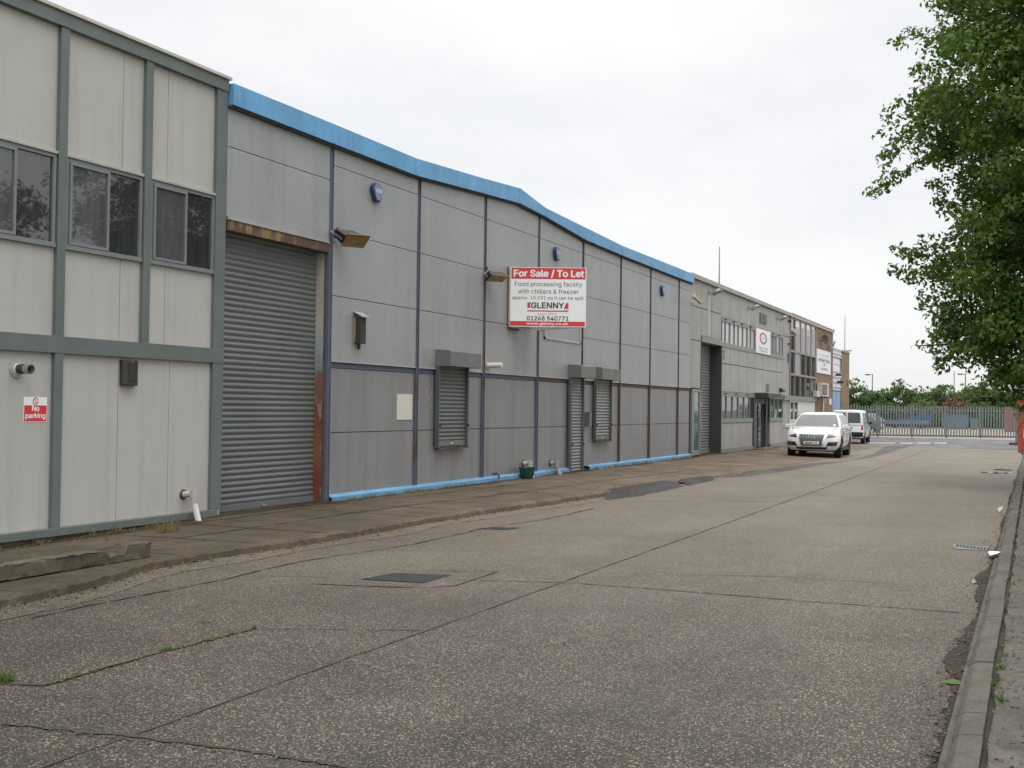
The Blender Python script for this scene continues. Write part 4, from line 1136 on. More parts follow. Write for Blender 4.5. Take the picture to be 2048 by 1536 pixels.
lb('batten', [(-w/2+.02, w/2-.02, .031, .09, -bh/2+.2, -bh/2+.28), (-w/2+.02, w/2-.02, .031, .09, bh/2-.3, bh/2-.22)], M['wood'])
# the return board running back to the wall
ret = MB(); L_ = w*0.98; a2 = math.pi-2*(math.pi/2+bd)-math.pi
q0 = Vector((w/2-.002, .035, 0)); 
wd = Vector((0, 1, 0)); ang = -bd; dloc = Vector((math.cos(-bd)*1-0, 0, 0))
# world direction from the outer edge back to the wall, mirrored about the facade normal
dw = Vector((dirx.x, -dirx.y, 0)); inv = Matrix.Rotation(-bd, 3, 'Z'); dl = inv @ dw; nl = inv @ Vector((nrm_.x*-1, nrm_.y, 0))
c_ = q0+dl*(L_/2)+Vector((0, .012, 0))
ret.obox(c_, dl, Vector((-dl.y, dl.x, 0)), (0, 0, 1), L_/2, .012, bh/2)
ret.build('rear_board', M['sign_white'], brd, local=True)
ri = (math.pi/2, 0, 0)
def u(px): return (px-995)/1515*w            # sign drawing units -> metres
def v_(py): return -(py-760)/1208*bh
e = .0035
def rect(name, x0, x1, y0, y1, m, lift=e):
    q = MB(); q.box(u(x0), u(x1), -lift, -.0005, v_(y1), v_(y0)); return q.build(name, m, face, local=True)
rect('red_band', 255, 1738, 165, 390, M['sign_red']); rect('red_band', 240, 1735, 1250, 1345, M['sign_red'])
text('For Sale / To Let', .2, M['sign_white'], face, (u(1005), -.006, v_(285)), ri, .055, u(1700)-u(305), hfit=v_(205)-v_(362))
text('Food processing facility', .1, M['sign_black'], face, (u(1000), -.003, v_(505)), ri, .0, u(1672)-u(325), hfit=v_(450)-v_(565))
text('with chillers & freezer', .1, M['sign_black'], face, (u(998), -.003, v_(642)), ri, .0, u(1600)-u(390), hfit=v_(595)-v_(690))
text('approx. 10,931 sq ft can be split', .1, M['sign_black'], face, (u(992), -.003, v_(780)), ri, .0, u(1702)-u(280), hfit=v_(735)-v_(822))
text('GLENNY', .15, M['sign_black'], face, (u(985), -.003, v_(925)), ri, .05, u(1312)-u(660), hfit=v_(868)-v_(985))
q = MB(); q.add([(u(x), -.003, v_(y)) for x, y in ((580, 868), (658, 868), (632, 925), (655, 980), (580, 980))], [(0, 1, 2, 3, 4)])
q.add([(u(x), -.003, v_(y)) for x, y in ((1362, 872), (1404, 872), (1404, 990), (1308, 990))], [(0, 1, 2, 3)])
q.build('logo', M['sign_red'], face, local=True)
text('LLP', .04, M['sign_grey'], face, (u(1345), -.003, v_(1012)), ri, .0, u(1382)-u(1308))
rect('red_rule', 580, 1400, 1028, 1052, M['sign_red'])
text('Essex Office', .06, M['sign_grey'], face, (u(988), -.003, v_(1098)), ri, .0, u(1178)-u(797), hfit=v_(1075)-v_(1122))
text('01268 540771', .1, M['sign_black'], face, (u(990), -.003, v_(1188)), ri, .04, u(1405)-u(573), hfit=v_(1145)-v_(1230))
text('www.glenny.co.uk', .07, M['sign_white'], face, (u(985), -.006, v_(1302)), ri, .04, u(1395)-u(570), hfit=v_(1272)-v_(1335))
q = MB()
for zz_ in (bz0+.24, bz1-.26): q.box(lx+.05, lx+.11, D-.14, D-.03, zz_-.04, zz_+.04)
q.box(lx+.02, lx+.5, D-.09, D-.032, bz0-.06, bz0-.012)
q2 = MB(); q2.v = [tuple(inv @ (Vector(p)-Vector((mid.x, mid.y, (bz0+bz1)/2)))) for p in q.v]; q2.f = q.f; q2.mi = q.mi
q2.build('wall_bracket', M['post_rust'], brd, local=True)

# no parking sign
x0, x1 = FX(46.5, 820), FX(93.5, 820); z1, z0 = FZ(70, 794), FZ(70, 844)
s = wallthing('parking_sign', 'small white and red no parking sign on the leftmost grey panel', 'sign', (x0+x1)/2, (z0+z1)/2, .0)
q = MB(); q.wb(x0, x1, z0, z1, .0005, .004); sb = q.build('plate', M['sign_white'], s)
q = MB(); q.wb(x0+.008, x1-.008, z0+.008, z0+(z1-z0)*.665, .0045, .006); q.build('red_panel', M['sign_red'], sb)
text('No', .1, M['sign_white'], sb, (0, -.0075, (z1-z0)*.045), ri, .05, (x1-x0)*.30)
text('parking', .1, M['sign_white'], sb, (0, -.0075, -(z1-z0)*.27), ri, .04, (x1-x0)*.84, hfit=(z1-z0)*.26)
q = MB(); R0 = (x1-x0)*.105
pts = [((x0+x1)/2+R0*math.cos(t), D-.006, z0+(z1-z0)*.84+R0*1.15*math.sin(t)) for t in [2*math.pi*i/20 for i in range(21)]]
q.tube(pts, .004, 6, False); q.tube([((x0+x1)/2-R0*.7, D-.006, z0+(z1-z0)*.84+R0*.8), ((x0+x1)/2+R0*.7, D-.006, z0+(z1-z0)*.84-R0*.8)], .004, 6)
q.build('prohibition_ring', M['sign_red'], sb)
# flue
fx_, fz_ = F(33, 738, 0)
s = wallthing('flue', 'short steel flue pipe with round flange above the no parking sign', 'flue', fx_, fz_)
q = MB(); q.cyl((fx_, D-.001, fz_), (fx_, D-.022, fz_), .105, .095, 24); q.build('flange', M['trim'], s, smooth=True)
q = MB(); q.cyl((fx_, D-.022, fz_), (fx_, D-.04, fz_), .065, .062, 20); q.build('collar', M['white_plastic'], s, smooth=True)
q = MB(); q.lathe([(.05, -.04), (.055, .0), (.055, .08), (.05, .09)], (0, 0, 0), 18, 'y')
q.v = [(fx_+a, D-.05+b, fz_+c) for a, b, c in q.v]; q.build('pipe', M['brownblack'], s, smooth=True)
q = MB(); q.cyl((fx_, D-.13, fz_), (fx_, D-.22, fz_-.005), .052, .052, 18, False); q.build('terminal', M['steel'], s, smooth=True)
# dark wall box under the mid rail
x0, x1 = FX(238.5, 750), FX(270, 750); z1, z0 = FZ(255, 720), FZ(255, 771)
s = wallthing('wall_light', 'dark brown rounded bulkhead light under the green grey rail', 'light', (x0+x1)/2, (z0+z1)/2)
q = MB(); cx_ = (x0+x1)/2; hwid = (x1-x0)/2
prof = [(x0+.012, 0), (x1-.004, 0)]
poly_ = [(-hwid, .001), (-hwid, .05), (-hwid*.6, .085), (hwid*.6, .085), (hwid, .05), (hwid, .001)]
q.prism(poly_, lambda p: (cx_+p[0], D-p[1], z0), lambda p: (cx_+p[0], D-p[1], z1)); q.build('casing', M['brownblack'], s, bevel=.012)
q = MB(); q.wb(cx_-hwid*.55, cx_+hwid*.55, z0+.05, z1-.04, .0855, .089); q.build('lens', M['black'], s)
q = MB(); q.wb(cx_-.02, cx_+.02, z1-.03, z1-.022, .0855, .088); q.build('badge', M['steel'], s)

def drain_pipe(label, wx, wz, fx2, lean, r, m_top, m_pipe, zg):
    s = thing('drain_pipe', label, 'pipe', (wx, D-.02, zg))
    q = MB(); q.cyl((wx, D-.001, wz), (wx, D-.012, wz), r*1.7, r*1.6, 16); q.build('wall_collar', M['post_rust'], s)
    q = MB(); q.tube([(wx, D-.012, wz), (wx+.02, D-.10, wz+.01), (wx+.03, D-.15, wz)], r*1.0, 12); q.tube([(wx+.03, D-.15, wz+r*1.3), (wx+.032, D-.155, wz-r*2.4)], r*1.22, 14); q.build('elbow', m_top, s, smooth=True)
    q = MB(); q.tube([(wx+.033, D-.155, wz-r*2.2), (wx+.033+lean, D-.21, zg-.01)], r, 14); q.build('downpipe', m_pipe, s, smooth=True)
    return s
drain_pipe('white plastic drain pipe bent down from the pale panel beside the big shutter', *F(366, 989), 0, .03, .042, M['grimy_white'], M['white_plastic'], .10)
drain_pipe('grimy cream drain pipe rising out of the green bucket', *F(1046, 927), 0, .04, .05, M['grimy_white'], M['grimy_white'], .10)
drain_pipe('grey capped drain pipe stub between bucket and shuttered door', *F(1100, 926), 0, .06, .05, M['steel'], M['grimy_white'], .10)
# green bucket
bx, by = FX(1052, 968, .22), D-.24
s = thing('bucket', 'dark green plastic tub under a drain pipe by the blue skirting', 'bucket', (bx, by, .105))
q = MB(); q.lathe([(.115, 0), (.155, .10), (.17, .22), (.185, .225), (.187, .25), (.172, .252), (.165, .23), (.15, .10), (.11, .02)], (bx, by, .105), 26); q.build('tub', M['bucket'], s, smooth=True)
# tap beside the skirting
tx, tz = F(986, 952)
s = thing('tap', 'small dark outdoor tap just above the blue skirting', 'tap', (tx, D-.02, tz))
q = MB(); q.tube([(tx, D-.001, tz+.04), (tx, D-.08, tz+.05), (tx+.01, D-.13, tz+.02), (tx+.01, D-.13, tz-.05)], .017, 8); q.build('spout', M['black'], s, smooth=True)
q = MB(); q.cyl((tx, D-.08, tz+.06), (tx, D-.08, tz+.09), .02, .03, 8); q.build('handle', M['steel'], s)

# alarm boxes
def alarm(px0, px1, py0, py1, label, sticker=True):
    x0, x1 = FX(px0, (py0+py1)/2, .10), FX(px1, (py0+py1)/2, .10); z1, z0 = FZ((px0+px1)/2, py0, .1), FZ((px0+px1)/2, py1, .1)
    cx_, cz_ = (x0+x1)/2, (z0+z1)/2; hw_, hh = .165, (z1-z0)/2*.95
    s = wallthing('alarm_box', label, 'alarm', cx_, cz_, .03, 'dark blue alarm boxes on the silver wall')
    out_ = [(-.55, 1), (.55, 1), (1, .55), (1, .1), (.45, -1), (-.45, -1), (-1, .1), (-1, .55)]
    q = MB(); q.wprism([(cx_+a*hw_, cz_+b*hh) for a, b in out_], .031, .10); q.build('case', M['alarm_blue'], s, bevel=.012)
    q = MB(); q.wprism([(cx_+a*hw_*.86, cz_+b*hh*.86) for a, b in out_], .1005, .118); cov = q.build('cover', M['alarm_pale'], s, bevel=.01)
    q = MB(); q.wb(cx_-hw_*.62, cx_+hw_*.62, cz_-hh*.05, cz_+hh*.42, .1185, .120); q.build('sticker', M['alarm_sticker'], cov)
    return s
alarm(745, 768, 366, 405, 'nearest dark blue alarm box high above the first floodlight')
alarm(1108, 1125, 494, 522, 'dark blue alarm box just above the letting board')
alarm(1321, 1334, 571, 593, 'farthest dark blue alarm box near the end of the blue fascia')

# floodlights of the warehouse
def floodlight(bx_, bz_, label, L0, tilt, yaw, lens, body, size=(.19, .16, .07), group=None):
    s = wallthing('floodlight', label, 'light', bx_, bz_, .03, group)
    q = MB(); q.wb(bx_-.05, bx_+.05, bz_-.07, bz_+.07, .031, .045); q.build('wall_plate', M['steel'], s)
    q = MB(); q.tube([(bx_, D-.045, bz_), (bx_+.02, D-L0, bz_+.02)], .02, 8); q.build('arm', body, s)
    ax = Vector((math.cos(yaw), -math.sin(yaw), 0)); fwd = Vector((math.sin(yaw), -math.cos(yaw), 0))
    n_ = (fwd*math.sin(tilt)+Vector((0, 0, -1))*math.cos(tilt)); t2 = ax.cross(n_)
    c = Vector((bx_+.02, D-L0, bz_+.01))-t2*0+fwd*.14
    hx, hy, hz = size
    q = MB(); b0 = len(q.v)
    back = [c+ax*hx*.72*i+t2*hy*.62*j-n_*hz for i, j in ((-1, -1), (1, -1), (1, 1), (-1, 1))]
    front = [c+ax*hx*i+t2*hy*j+n_*hz for i, j in ((-1, -1), (1, -1), (1, 1), (-1, 1))]
    q.add(back+front, [(0, 3, 2, 1), (4, 5, 6, 7), (0, 1, 5, 4), (1, 2, 6, 5), (2, 3, 7, 6), (3, 0, 4, 7)])
    hd = q.build('housing', body, s, bevel=.01)
    q = MB(); q.obox(c+n_*(hz+.008), ax, t2, n_, hx*.9, hy*.9, .007); q.build('lens', lens, hd)
    for i in (-1, 1):
        q = MB(); q.obox(c+ax*(hx+.012)*i, ax, t2, n_, .006, .02, hz*.9); q.build('yoke', M['steel'], hd)
    return s
floodlight(*F(664, 474), 'nearest floodlight with a dark hood and yellowed lens by the big shutter', .14, R(58), R(34), M['lens_yellow'], M['brownblack'], (.21, .18, .12), 'floodlights on the warehouse wall')
floodlight(*F(967, 552), 'floodlight with dirty yellowed lens beside the letting board', .10, R(42), R(34), M['lens_yellow'], M['brownblack'], (.21, .17, .065), 'floodlights on the warehouse wall')
for bx_, bz_ in (F(671, 459), F(970, 536)):
    q = MB(); q.cyl((bx_, D-.031, bz_), (bx_, D-.055, bz_), .035, .03, 10); o = q.build('photocell', M['post_rust'], None, loc=(bx_, D-.031, bz_))
    tag(o, 'rusty round photocell just above the nearest floodlight' if bx_ < 18 else 'rusty round photocell above the floodlight beside the letting board', 'sensor')

# ventilator with a pale hood
x0, x1 = FX(707, 660, .05), FX(733, 660, .16); z1, z0 = FZ(720, 634, .12), FZ(720, 687, .12)
s = wallthing('vent_box', 'dark brown vent box with a pale metal hood right of the big shutter', 'vent', (x0+x1)/2, z0, .03)
q = MB(); q.wb(x0+.05, x1, z0, z1, .031, .15); q.build('casing', M['brownblack'], s, bevel=.004)
q = MB(); q.prism([(.031, z1+.09), (.2, z1+.01), (.2, z1), (.031, z1+.08)], lambda p: (x0+.02, D-p[0], p[1]), lambda p: (x1+.05, D-p[0], p[1])); q.build('hood', M['trim'], s)
q = MB(); q.wb(x0+.04, x0+.049, z0+.02, z1-.02, .032, .06); q.build('edge_strip', M['lens_yellow'], s)
q = MB(); q.wb(x0-.02, x1+.02, z0-.06, z1+.08, .0305, .0345); q.build('backplate', M['clad_low'], s)
q = MB(); q.wb(x1-.06, x1-.02, z0-.09, z0-.001, .036, .06); q.build('conduit', M['brownblack'], s)
# blank white plate
x0, x1 = FX(793, 810), FX(823.5, 810); z1, z0 = FZ(808, 788), FZ(808, 839.5)
q = MB(); q.wb(x0, x1, z0, z1, .002, .012)
for a in (x0+.03, x1-.03):
    for b in (z0+.03, z1-.03): q.cyl((a, D-.012, b), (a, D-.016, b), .008, .008, 6)
o = q.build('blank_plate', mat('blank_cream_plate', (0.60, 0.585, 0.53), .5, var=.05, streak=.15, streakcol=(.4, .38, .33)), None, loc=((x0+x1)/2, D, z0)); tag(o, 'blank cream plate screwed to the lower wall panel', 'sign plate')
# boiler terminal
fx_, fz_ = F(971, 731)
s = wallthing('flue', 'short white plastic flue stub just above the dark rail of the warehouse', 'flue', fx_, fz_, .03)
q = MB(); q.cyl((fx_, D-.031, fz_), (fx_, D-.05, fz_), .085, .08, 18); q.build('flange', M['wood'], s, smooth=True)
q = MB(); q.cyl((fx_, D-.05, fz_), (fx_+.02, D-.36, fz_+.01), .055, .052, 18, True); q.build('pipe', M['white_plastic'], s, smooth=True)
# letter box between the shutters
x0, x1 = FX(1171, 838, .03), FX(1183.5, 838, .14); z1, z0 = FZ(1176, 824, .1), FZ(1176, 853, .1)
s = wallthing('letter_box', 'green grey metal letter box between the two narrow shutters', 'letter box', (x0+x1)/2, z0)
q = MB(); q.wb(x0, x1, z0, z1, .002, .14); q.build('box', M['shutter_box'], s, bevel=.006)
q = MB(); q.wb(x0+.05, x1-.05, z1-.10, z1-.07, .1405, .146); q.build('flap', M['steel'], s)
# loose chalk graffiti on the wall, left of the first window shutter
q = MB()
gx_, gz_ = F(857, 800)
for pts in ([(0, .25), (-.06, .2), (-.07, .08), (0, .0), (.05, .05)], [(.02, .27), (.1, .22), (.1, .1), (.04, .05), (.1, -.06)], [(.11, -.1), (.06, -.15), (.13, -.2)], [(-.06, -.25), (.02, -.23), (.03, -.28)]):
    q.tube([(gx_+a, D-.0008, gz_+b) for a, b in pts], .004, 4)
q.build('graffiti', M['grimy_white'], B)

# ------------------------------------------------ things on the beige unit
def cctv(px, py, label, yaw, pitch, wallpx, off=.0):
    bx_, bz_ = F(*wallpx)
    tx_, tz_ = F(px, py, .42)
    s = wallthing('security_camera', label, 'security camera', bx_, bz_, off)
    q = MB(); q.cyl((bx_, D-.001-off, bz_), (bx_, D-.03-off, bz_), .05, .045, 12); q.tube([(bx_, D-.03-off, bz_), (bx_+.05, D-.2, bz_+.02), (tx_, D-.38, bz_+.06), (tx_, D-.42, tz_-.07)], .018, 8); q.build('bracket', M['coping'], s, smooth=True)
    d = Vector((math.cos(yaw)*math.cos(pitch), math.sin(yaw)*math.cos(pitch), math.sin(pitch))); a = d.cross(Vector((0, 0, 1))).normalized(); uu = a.cross(d)
    c = Vector((tx_, D-.42, tz_))
    q = MB(); q.obox(c, d, a, uu, .20, .06, .055); h_ = q.build('housing', M['coping'], s, bevel=.01)
    q = MB(); q.obox(c+uu*.06+d*.03, d, a, uu, .22, .07, .006); q.build('sun_shield', M['white_plastic'], h_)
    q = MB(); q.cyl(c+d*.2005, c+d*.215, .045, .04, 12); q.build('lens', M['black'], h_)
cctv(1395, 598, 'cream security camera on the first beige panel beside the blue fascia', R(-35), R(-32), (1383, 605))
cctv(1589, 664, 'cream security camera at the far end of the beige panels', R(-30), R(-30), (1578, 671))
for i, (px, py, lab) in enumerate([(1418, 584, 'small grey floodlight above the recessed roller door'), (1497, 615, 'small grey floodlight above the upper window band'), (1555, 636, 'small grey floodlight nearest the far security camera')]):
    bx_, bz_ = F(px, py)
    s = floodlight(bx_, bz_, lab, .12, R(25), R(0), M['lens_grey'], M['steel'], (.20, .20, .05), 'slim floodlights under the beige parapet')
    q = MB(); q.wb(bx_-.18, bx_+.18, bz_-1.5, bz_-.075, .002, .012); q.build('cable_cover', M['trim'], s)
q = MB(); bx_, bz_ = F(1576, 643); q.lathe([(.001, 0), (.05, .02), (.07, .06), (.07, .12), (.03, .14)], (bx_, D-.09, bz_-.07), 14); q.wb(bx_-.02, bx_+.02, bz_-.02, bz_+.03, .001, .08)
o = q.build('dome_camera', M['black'], None, loc=(bx_, D, bz_), smooth=True); tag(o, 'small black dome camera under the parapet near the glass grid', 'security camera')
x0, x1 = FX(1519, 635), FX(1532, 638); bz_ = FZ(1525, 637)
s = wallthing('wall_grille', 'small dark twin grille high on the beige panels', 'vent', x0, bz_)
q = MB(); q.wb(x0, (x0+x1)/2-.05, bz_-.2, bz_+.2, .002, .04); q.wb((x0+x1)/2+.05, x1, bz_-.2, bz_+.2, .002, .04); q.build('grille', M['shutter_dark'], s)
q = MB(); bx_, bz_ = F(1576, 688); q.wb(bx_-.05, bx_+.05, bz_-.05, bz_+.05, .001, .12); o = q.build('bulkhead_lamp', M['bark'], None, loc=(bx_, D, bz_), bevel=.02); tag(o, 'small brown lamp on the beige wall below the far camera', 'light')
bx_, bz_ = F(1576, 715); s = wallthing('alarm_box', 'small bright blue alarm box at the edge of the glass grid', 'alarm', bx_, bz_)
q = MB(); q.wb(bx_-.10, bx_+.10, bz_-.20, bz_+.20, .001, .07); q.build('case', mat('bright_blue_plastic', (.05, .13, .38), .4), s, bevel=.02)
# round logo sign
x0, x1 = FX(1512.5, 680, .06), FX(1541, 685, .06); z1, z0 = FZ(1512.5, 655, .06), FZ(1512.5, 704.5, .06)
s = wallthing('company_sign', 'white sign with a red and purple ring over the window band', 'sign', (x0+x1)/2, (z0+z1)/2, .03)
q = MB(); q.wb(x0, x1, z0, z1, .03, .06); fc = q.build('board', M['sign_white'], s)
def arc(r0, r1, a0, a1, n=24):
    return [(r0*math.cos(a0+(a1-a0)*i/n), r0*math.sin(a0+(a1-a0)*i/n)) for i in range(n+1)], [(r1*math.cos(a0+(a1-a0)*i/n), r1*math.sin(a0+(a1-a0)*i/n)) for i in range(n+1)]
hh = (z1-z0); cz_ = z0+hh*.63; cx_ = (x0+x1)/2-.05
for (a0, a1, mm) in ((R(80), R(265), M['sign_red']), (R(-100), R(72), M['sign_blue'])):
    ia, oa = arc(.16*hh, .245*hh, a0, a1); q = MB()
    q.add([(cx_+a*(x1-x0)*.26/(.245*hh), D-.063, cz_+b) for a, b in ia+oa], [(i, i+1, 26+i, 25+i) for i in range(24)])
    q.build('logo', mm, fc)
text('SF', .3, M['sign_grey'], fc, (-.05, -.034, hh*.13), ri, .0, (x1-x0)*.22, hfit=hh*.09)
text('Spa-Flex', .2, M['sign_blue'], fc, (-.0, -.034, -hh*.28), ri, .04, (x1-x0)*.62, hfit=hh*.10)
text('(UK) Ltd', .2, M['sign_blue'], fc, (-.0, -.034, -hh*.39), ri, .04, (x1-x0)*.55, hfit=hh*.085)
# unit number
bx_, bz_ = F(1447, 709)
s = wallthing('unit_number', 'dark numeral fixed to the beige panel right of the roller door', 'sign', bx_, bz_)
text('2', .6, M['unit_dark'], s, (0, -.004, 0), ri, .05, None, hfit=FZ(1447, 700)-FZ(1447, 718))
q = MB(); bx_, bz_ = F(1533, 780); q.wb(bx_-.09, bx_+.09, bz_-.2, bz_+.25, .001, .12); o = q.build('junction_box', M['mullion_brown'], None, loc=(bx_, D, bz_)); tag(o, 'small mauve grey box on the wall above the porch canopy', 'box')
q = MB(); bx_, bz_ = F(1560, 783); q.prism([(0, -.02), (.2, -.02), (.2, .03), (.08, .15), (0, .15)], lambda p: (bx_-.2, D-.001-p[0], bz_+p[1]), lambda p: (bx_+.2, D-.001-p[0], bz_+p[1])); o = q.build('canopy_lamp', M['brownblack'], None, loc=(bx_, D, bz_)); tag(o, 'dark brown lamp at the end of the porch canopy', 'light')
# aerials
for px, py0, py1, lab in ((1439, 493, 566, 'tall thin aerial mast on the roof of the beige unit'), (1690, 631, 704, 'thin aerial mast on the far brick end unit')):
    ax_, zt_ = F(px, py0, -.5); zb_ = FZ(px, py1, -.5)-.3
    q = MB(); q.tube([(ax_, D+.5, zb_), (ax_, D+.5, zt_)], [.03, .016], 6); s = q.build('aerial_mast', mat('mauve_mast', (.30, .22, .22), .5), None, loc=(ax_, D+.5, zb_)); tag(s, lab, 'aerial')
    q = MB(); q.box(ax_-.12, ax_+.12, D+.4, D+.6, zb_-.02, zb_+.08)
    if px > 1600: q.tube([(ax_-.9, D+.3, zb_+.3), (ax_+1.3, D+.3, zb_+.45)], .05, 6)
    q.build('bracket', M['unit_frame'], s)
# ------------------------------------------------ things on the brick pier
x0, x1 = FX(1634.5, 720, .08), FX(1661.5, 725, .08); z1, z0 = FZ(1634.5, 697, .08), FZ(1634.5, 745, .08)
s = wallthing('company_sign', 'large white lettered sign on the tan brick pier', 'sign', (x0+x1)/2, (z0+z1)/2, .03)
q = MB(); q.wb(x0, x1, z0, z1, .035, .08); fc = q.build('board', M['sign_white'], s); hh = z1-z0; ww = x1-x0
text('HOLLAND', .4, M['sign_pink'], fc, (0, -.053, hh*.27), ri, .0, ww*.68, hfit=hh*.12)
text('INTERNATIONAL', .4, M['sign_black'], fc, (0, -.053, hh*.06), ri, .05, ww*.86, hfit=hh*.13)
text('LTD', .4, M['sign_black'], fc, (0, -.053, -hh*.11), ri, .05, ww*.22, hfit=hh*.10)
text('Tel 01268', .4, M['sign_black'], fc, (0, -.053, -hh*.30), ri, .04, ww*.5, hfit=hh*.10)
bx_, bz_ = F(1638, 681)
s = wallthing('satellite_dish', 'dark satellite dish high on the tan brick pier', 'satellite dish', bx_, bz_, .03)
q = MB(); q.tube([(bx_, D-.03, bz_), (bx_+.1, D-.13, bz_), (bx_+.2, D-.2, bz_)], .03, 8); q.build('bracket', M['black'], s)
dc = Vector((bx_+.34, D-.22, bz_+.05)); dn = Vector((-.55, -.8, .25)).normalized(); da = dn.orthogonal().normalized(); db = dn.cross(da)
q = MB(); vs = [dc]
for k, (rr, hh_) in enumerate(((.09, .01), (.18, .03), (.25, .06))):
    vs += [dc+(da*math.cos(t)+db*math.sin(t))*rr+dn*hh_ for t in [2*math.pi*i/24 for i in range(24)]]
fs = [(0, 1+i, 1+(i+1) % 24) for i in range(24)]+[(1+24*k+i, 1+24*k+(i+1) % 24, 25+24*k+(i+1) % 24, 25+24*k+i) for k in range(2) for i in range(24)]
q.add(vs, fs); q.build('dish', M['brownblack'], s, smooth=True)
bx_, bz_ = F(1656, 690)
s = floodlight(bx_, bz_, 'cream square floodlight between the dish and the lettered sign', .10, R(70), R(-10), M['lens_yellow'], M['coping'], (.22, .24, .09))
x0, x1 = FX(1643, 780, .3), FX(1657, 780, .3); z1, z0 = FZ(1648, 766, .3), FZ(1648, 793, .3)
s = wallthing('air_conditioner', 'cream air conditioning unit with dark grille on the brick pier', 'air conditioner', (x0+x1)/2, z0, .03)
q = MB(); q.wb(x0, x1, z0, z1, .08, .32); q.build('casing', M['coping'], s, bevel=.02)
q = MB(); q.wb(x0+.15, x0+(x1-x0)*.72, z0+.1, z1-.1, .3205, .34); gr = q.build('grille', M['black'], s)
q = MB()
for i in range(6): q.wb(x0+.15, x0+(x1-x0)*.72, z0+.16+i*(z1-z0-.3)/6, z0+.19+i*(z1-z0-.3)/6, .3405, .355)
q.build('guard', M['steel'], gr)
q = MB(); q.wb(x0+.2, x0+.3, z0-.06, z0-.001, .031, .3); q.wb(x1-.3, x1-.2, z0-.06, z0-.001, .031, .3); q.build('bracket', M['rail_dark'], s)
x0, x1 = FX(1629.8, 788, .15), FX(1636.5, 788, .15); z1, z0 = FZ(1633, 782, .15), FZ(1633, 794, .15)
q = MB(); q.wb(x0, x1, z0, z1, .032, .25); o = q.build('meter_box', M['coping'], None, loc=(x0, D-.03, z0), bevel=.02); tag(o, 'plain cream box on the brick pier left of the air conditioner', 'box')
x0, x1 = FX(1659, 803, .04), FX(1662.5, 803, .04); z1, z0 = FZ(1660, 797, .04), FZ(1660, 809.5, .04)
q = MB(); q.wb(x0, x1, z0, z1, .032, .05); o = q.build('notice', M['sign_white'], None, loc=(x0, D-.03, z0)); tag(o, 'small blank white notice low on the brick pier by the blue door', 'sign')
bx_, bz_ = F(1663, 766)
s = wallthing('projecting_lamp', 'pair of dark lamps on a bracket at the edge of the brick pier', 'light', bx_, bz_, .03)
q = MB(); q.tube([(bx_, D-.032, bz_), (bx_+.1, D-.45, bz_+.02)], .03, 6); q.tube([(bx_, D-.032, bz_+.4), (bx_+.1, D-.35, bz_+.42)], .03, 6); q.build('bracket', M['coping'], s)
q = MB(); q.obox((bx_+.12, D-.45, bz_+.05), (0, 1, 0), (1, 0, 0), (0, 0, 1), .17, .14, .07); q.build('lamp', M['brownblack'], s, bevel=.03)
q = MB(); q.obox((bx_+.12, D-.35, bz_+.45), (0, 1, 0), (1, 0, 0), (0, 0, 1), .13, .12, .06); q.build('lamp', M['brownblack'], s, bevel=.03)
# bulkhead on the far pier
bx_, bz_ = F(1694.5, 765); q = MB(); q.wb(bx_-.15, bx_+.15, bz_-.14, bz_+.14, .001, .1); o = q.build('bulkhead_lamp', M['lens_yellow'], None, loc=(bx_, D, bz_), bevel=.02); tag(o, 'tiny amber lamp on the sandy far brick pier', 'light')

# =================================================================== STREET THINGS
# old concrete beam lying on the pavement
p0, p1 = G(-40, 1170, .1), G(297, 1112, .1)
p0 = Vector((4.6, p1.y-.25, .1)); 
d_ = (Vector((p1.x, p1.y, 0))-Vector((p0.x, G(0, 1160, .1).y+.02, 0)))
ya, yb = G(60, 1150, .1).y, p1.y+.03
q = MB(); n_ = 70; ring = 20; vs = []
xs_ = np.linspace(4.6, p1.x-.02, n_)
for i, x in enumerate(xs_):
    y = ya+(yb-ya)*(x-G(60, 1150, .1).x)/(p1.x-G(60, 1150, .1).x)
    hgt = .14; 
    notch = p1.x-.62 < x < p1.x-.40
    if notch: hgt *= .52
    if x > p1.x-.40: hgt *= 1.12
    endk = 1.0 if 0 < i < n_-1 else .93
    for k in range(ring):
        t = 2*math.pi*k/ring
        cy, cz = math.cos(t), math.sin(t)
        yy = .085*math.copysign(abs(cy)**.14, cy)*endk; zz_ = hgt*.5*math.copysign(abs(cz)**.14, cz)*endk
        yy += random.uniform(-.01, .01); zz_ += random.uniform(-.014, .004) if cz > -.3 else 0
        vs.append((x+random.uniform(-.006, .006), y+yy, .098+hgt*.5+zz_))
fs = [(i*ring+k, i*ring+(k+1) % ring, (i+1)*ring+(k+1) % ring, (i+1)*ring+k) for i in range(n_-1) for k in range(ring)]+[tuple(range(ring-1, -1, -1)), tuple(range((n_-1)*ring, n_*ring))]
q.add(vs, fs)
o = q.build('concrete_beam', pave_mat('lichened_old_concrete', (.045, .036, .026), (.15, .12, .085), .7, (.075, .055, .02)), None, loc=(6.5, ya, .1), smooth=True); tag(o, 'chipped old concrete beam lying on the pavement by the office block', 'concrete beam')
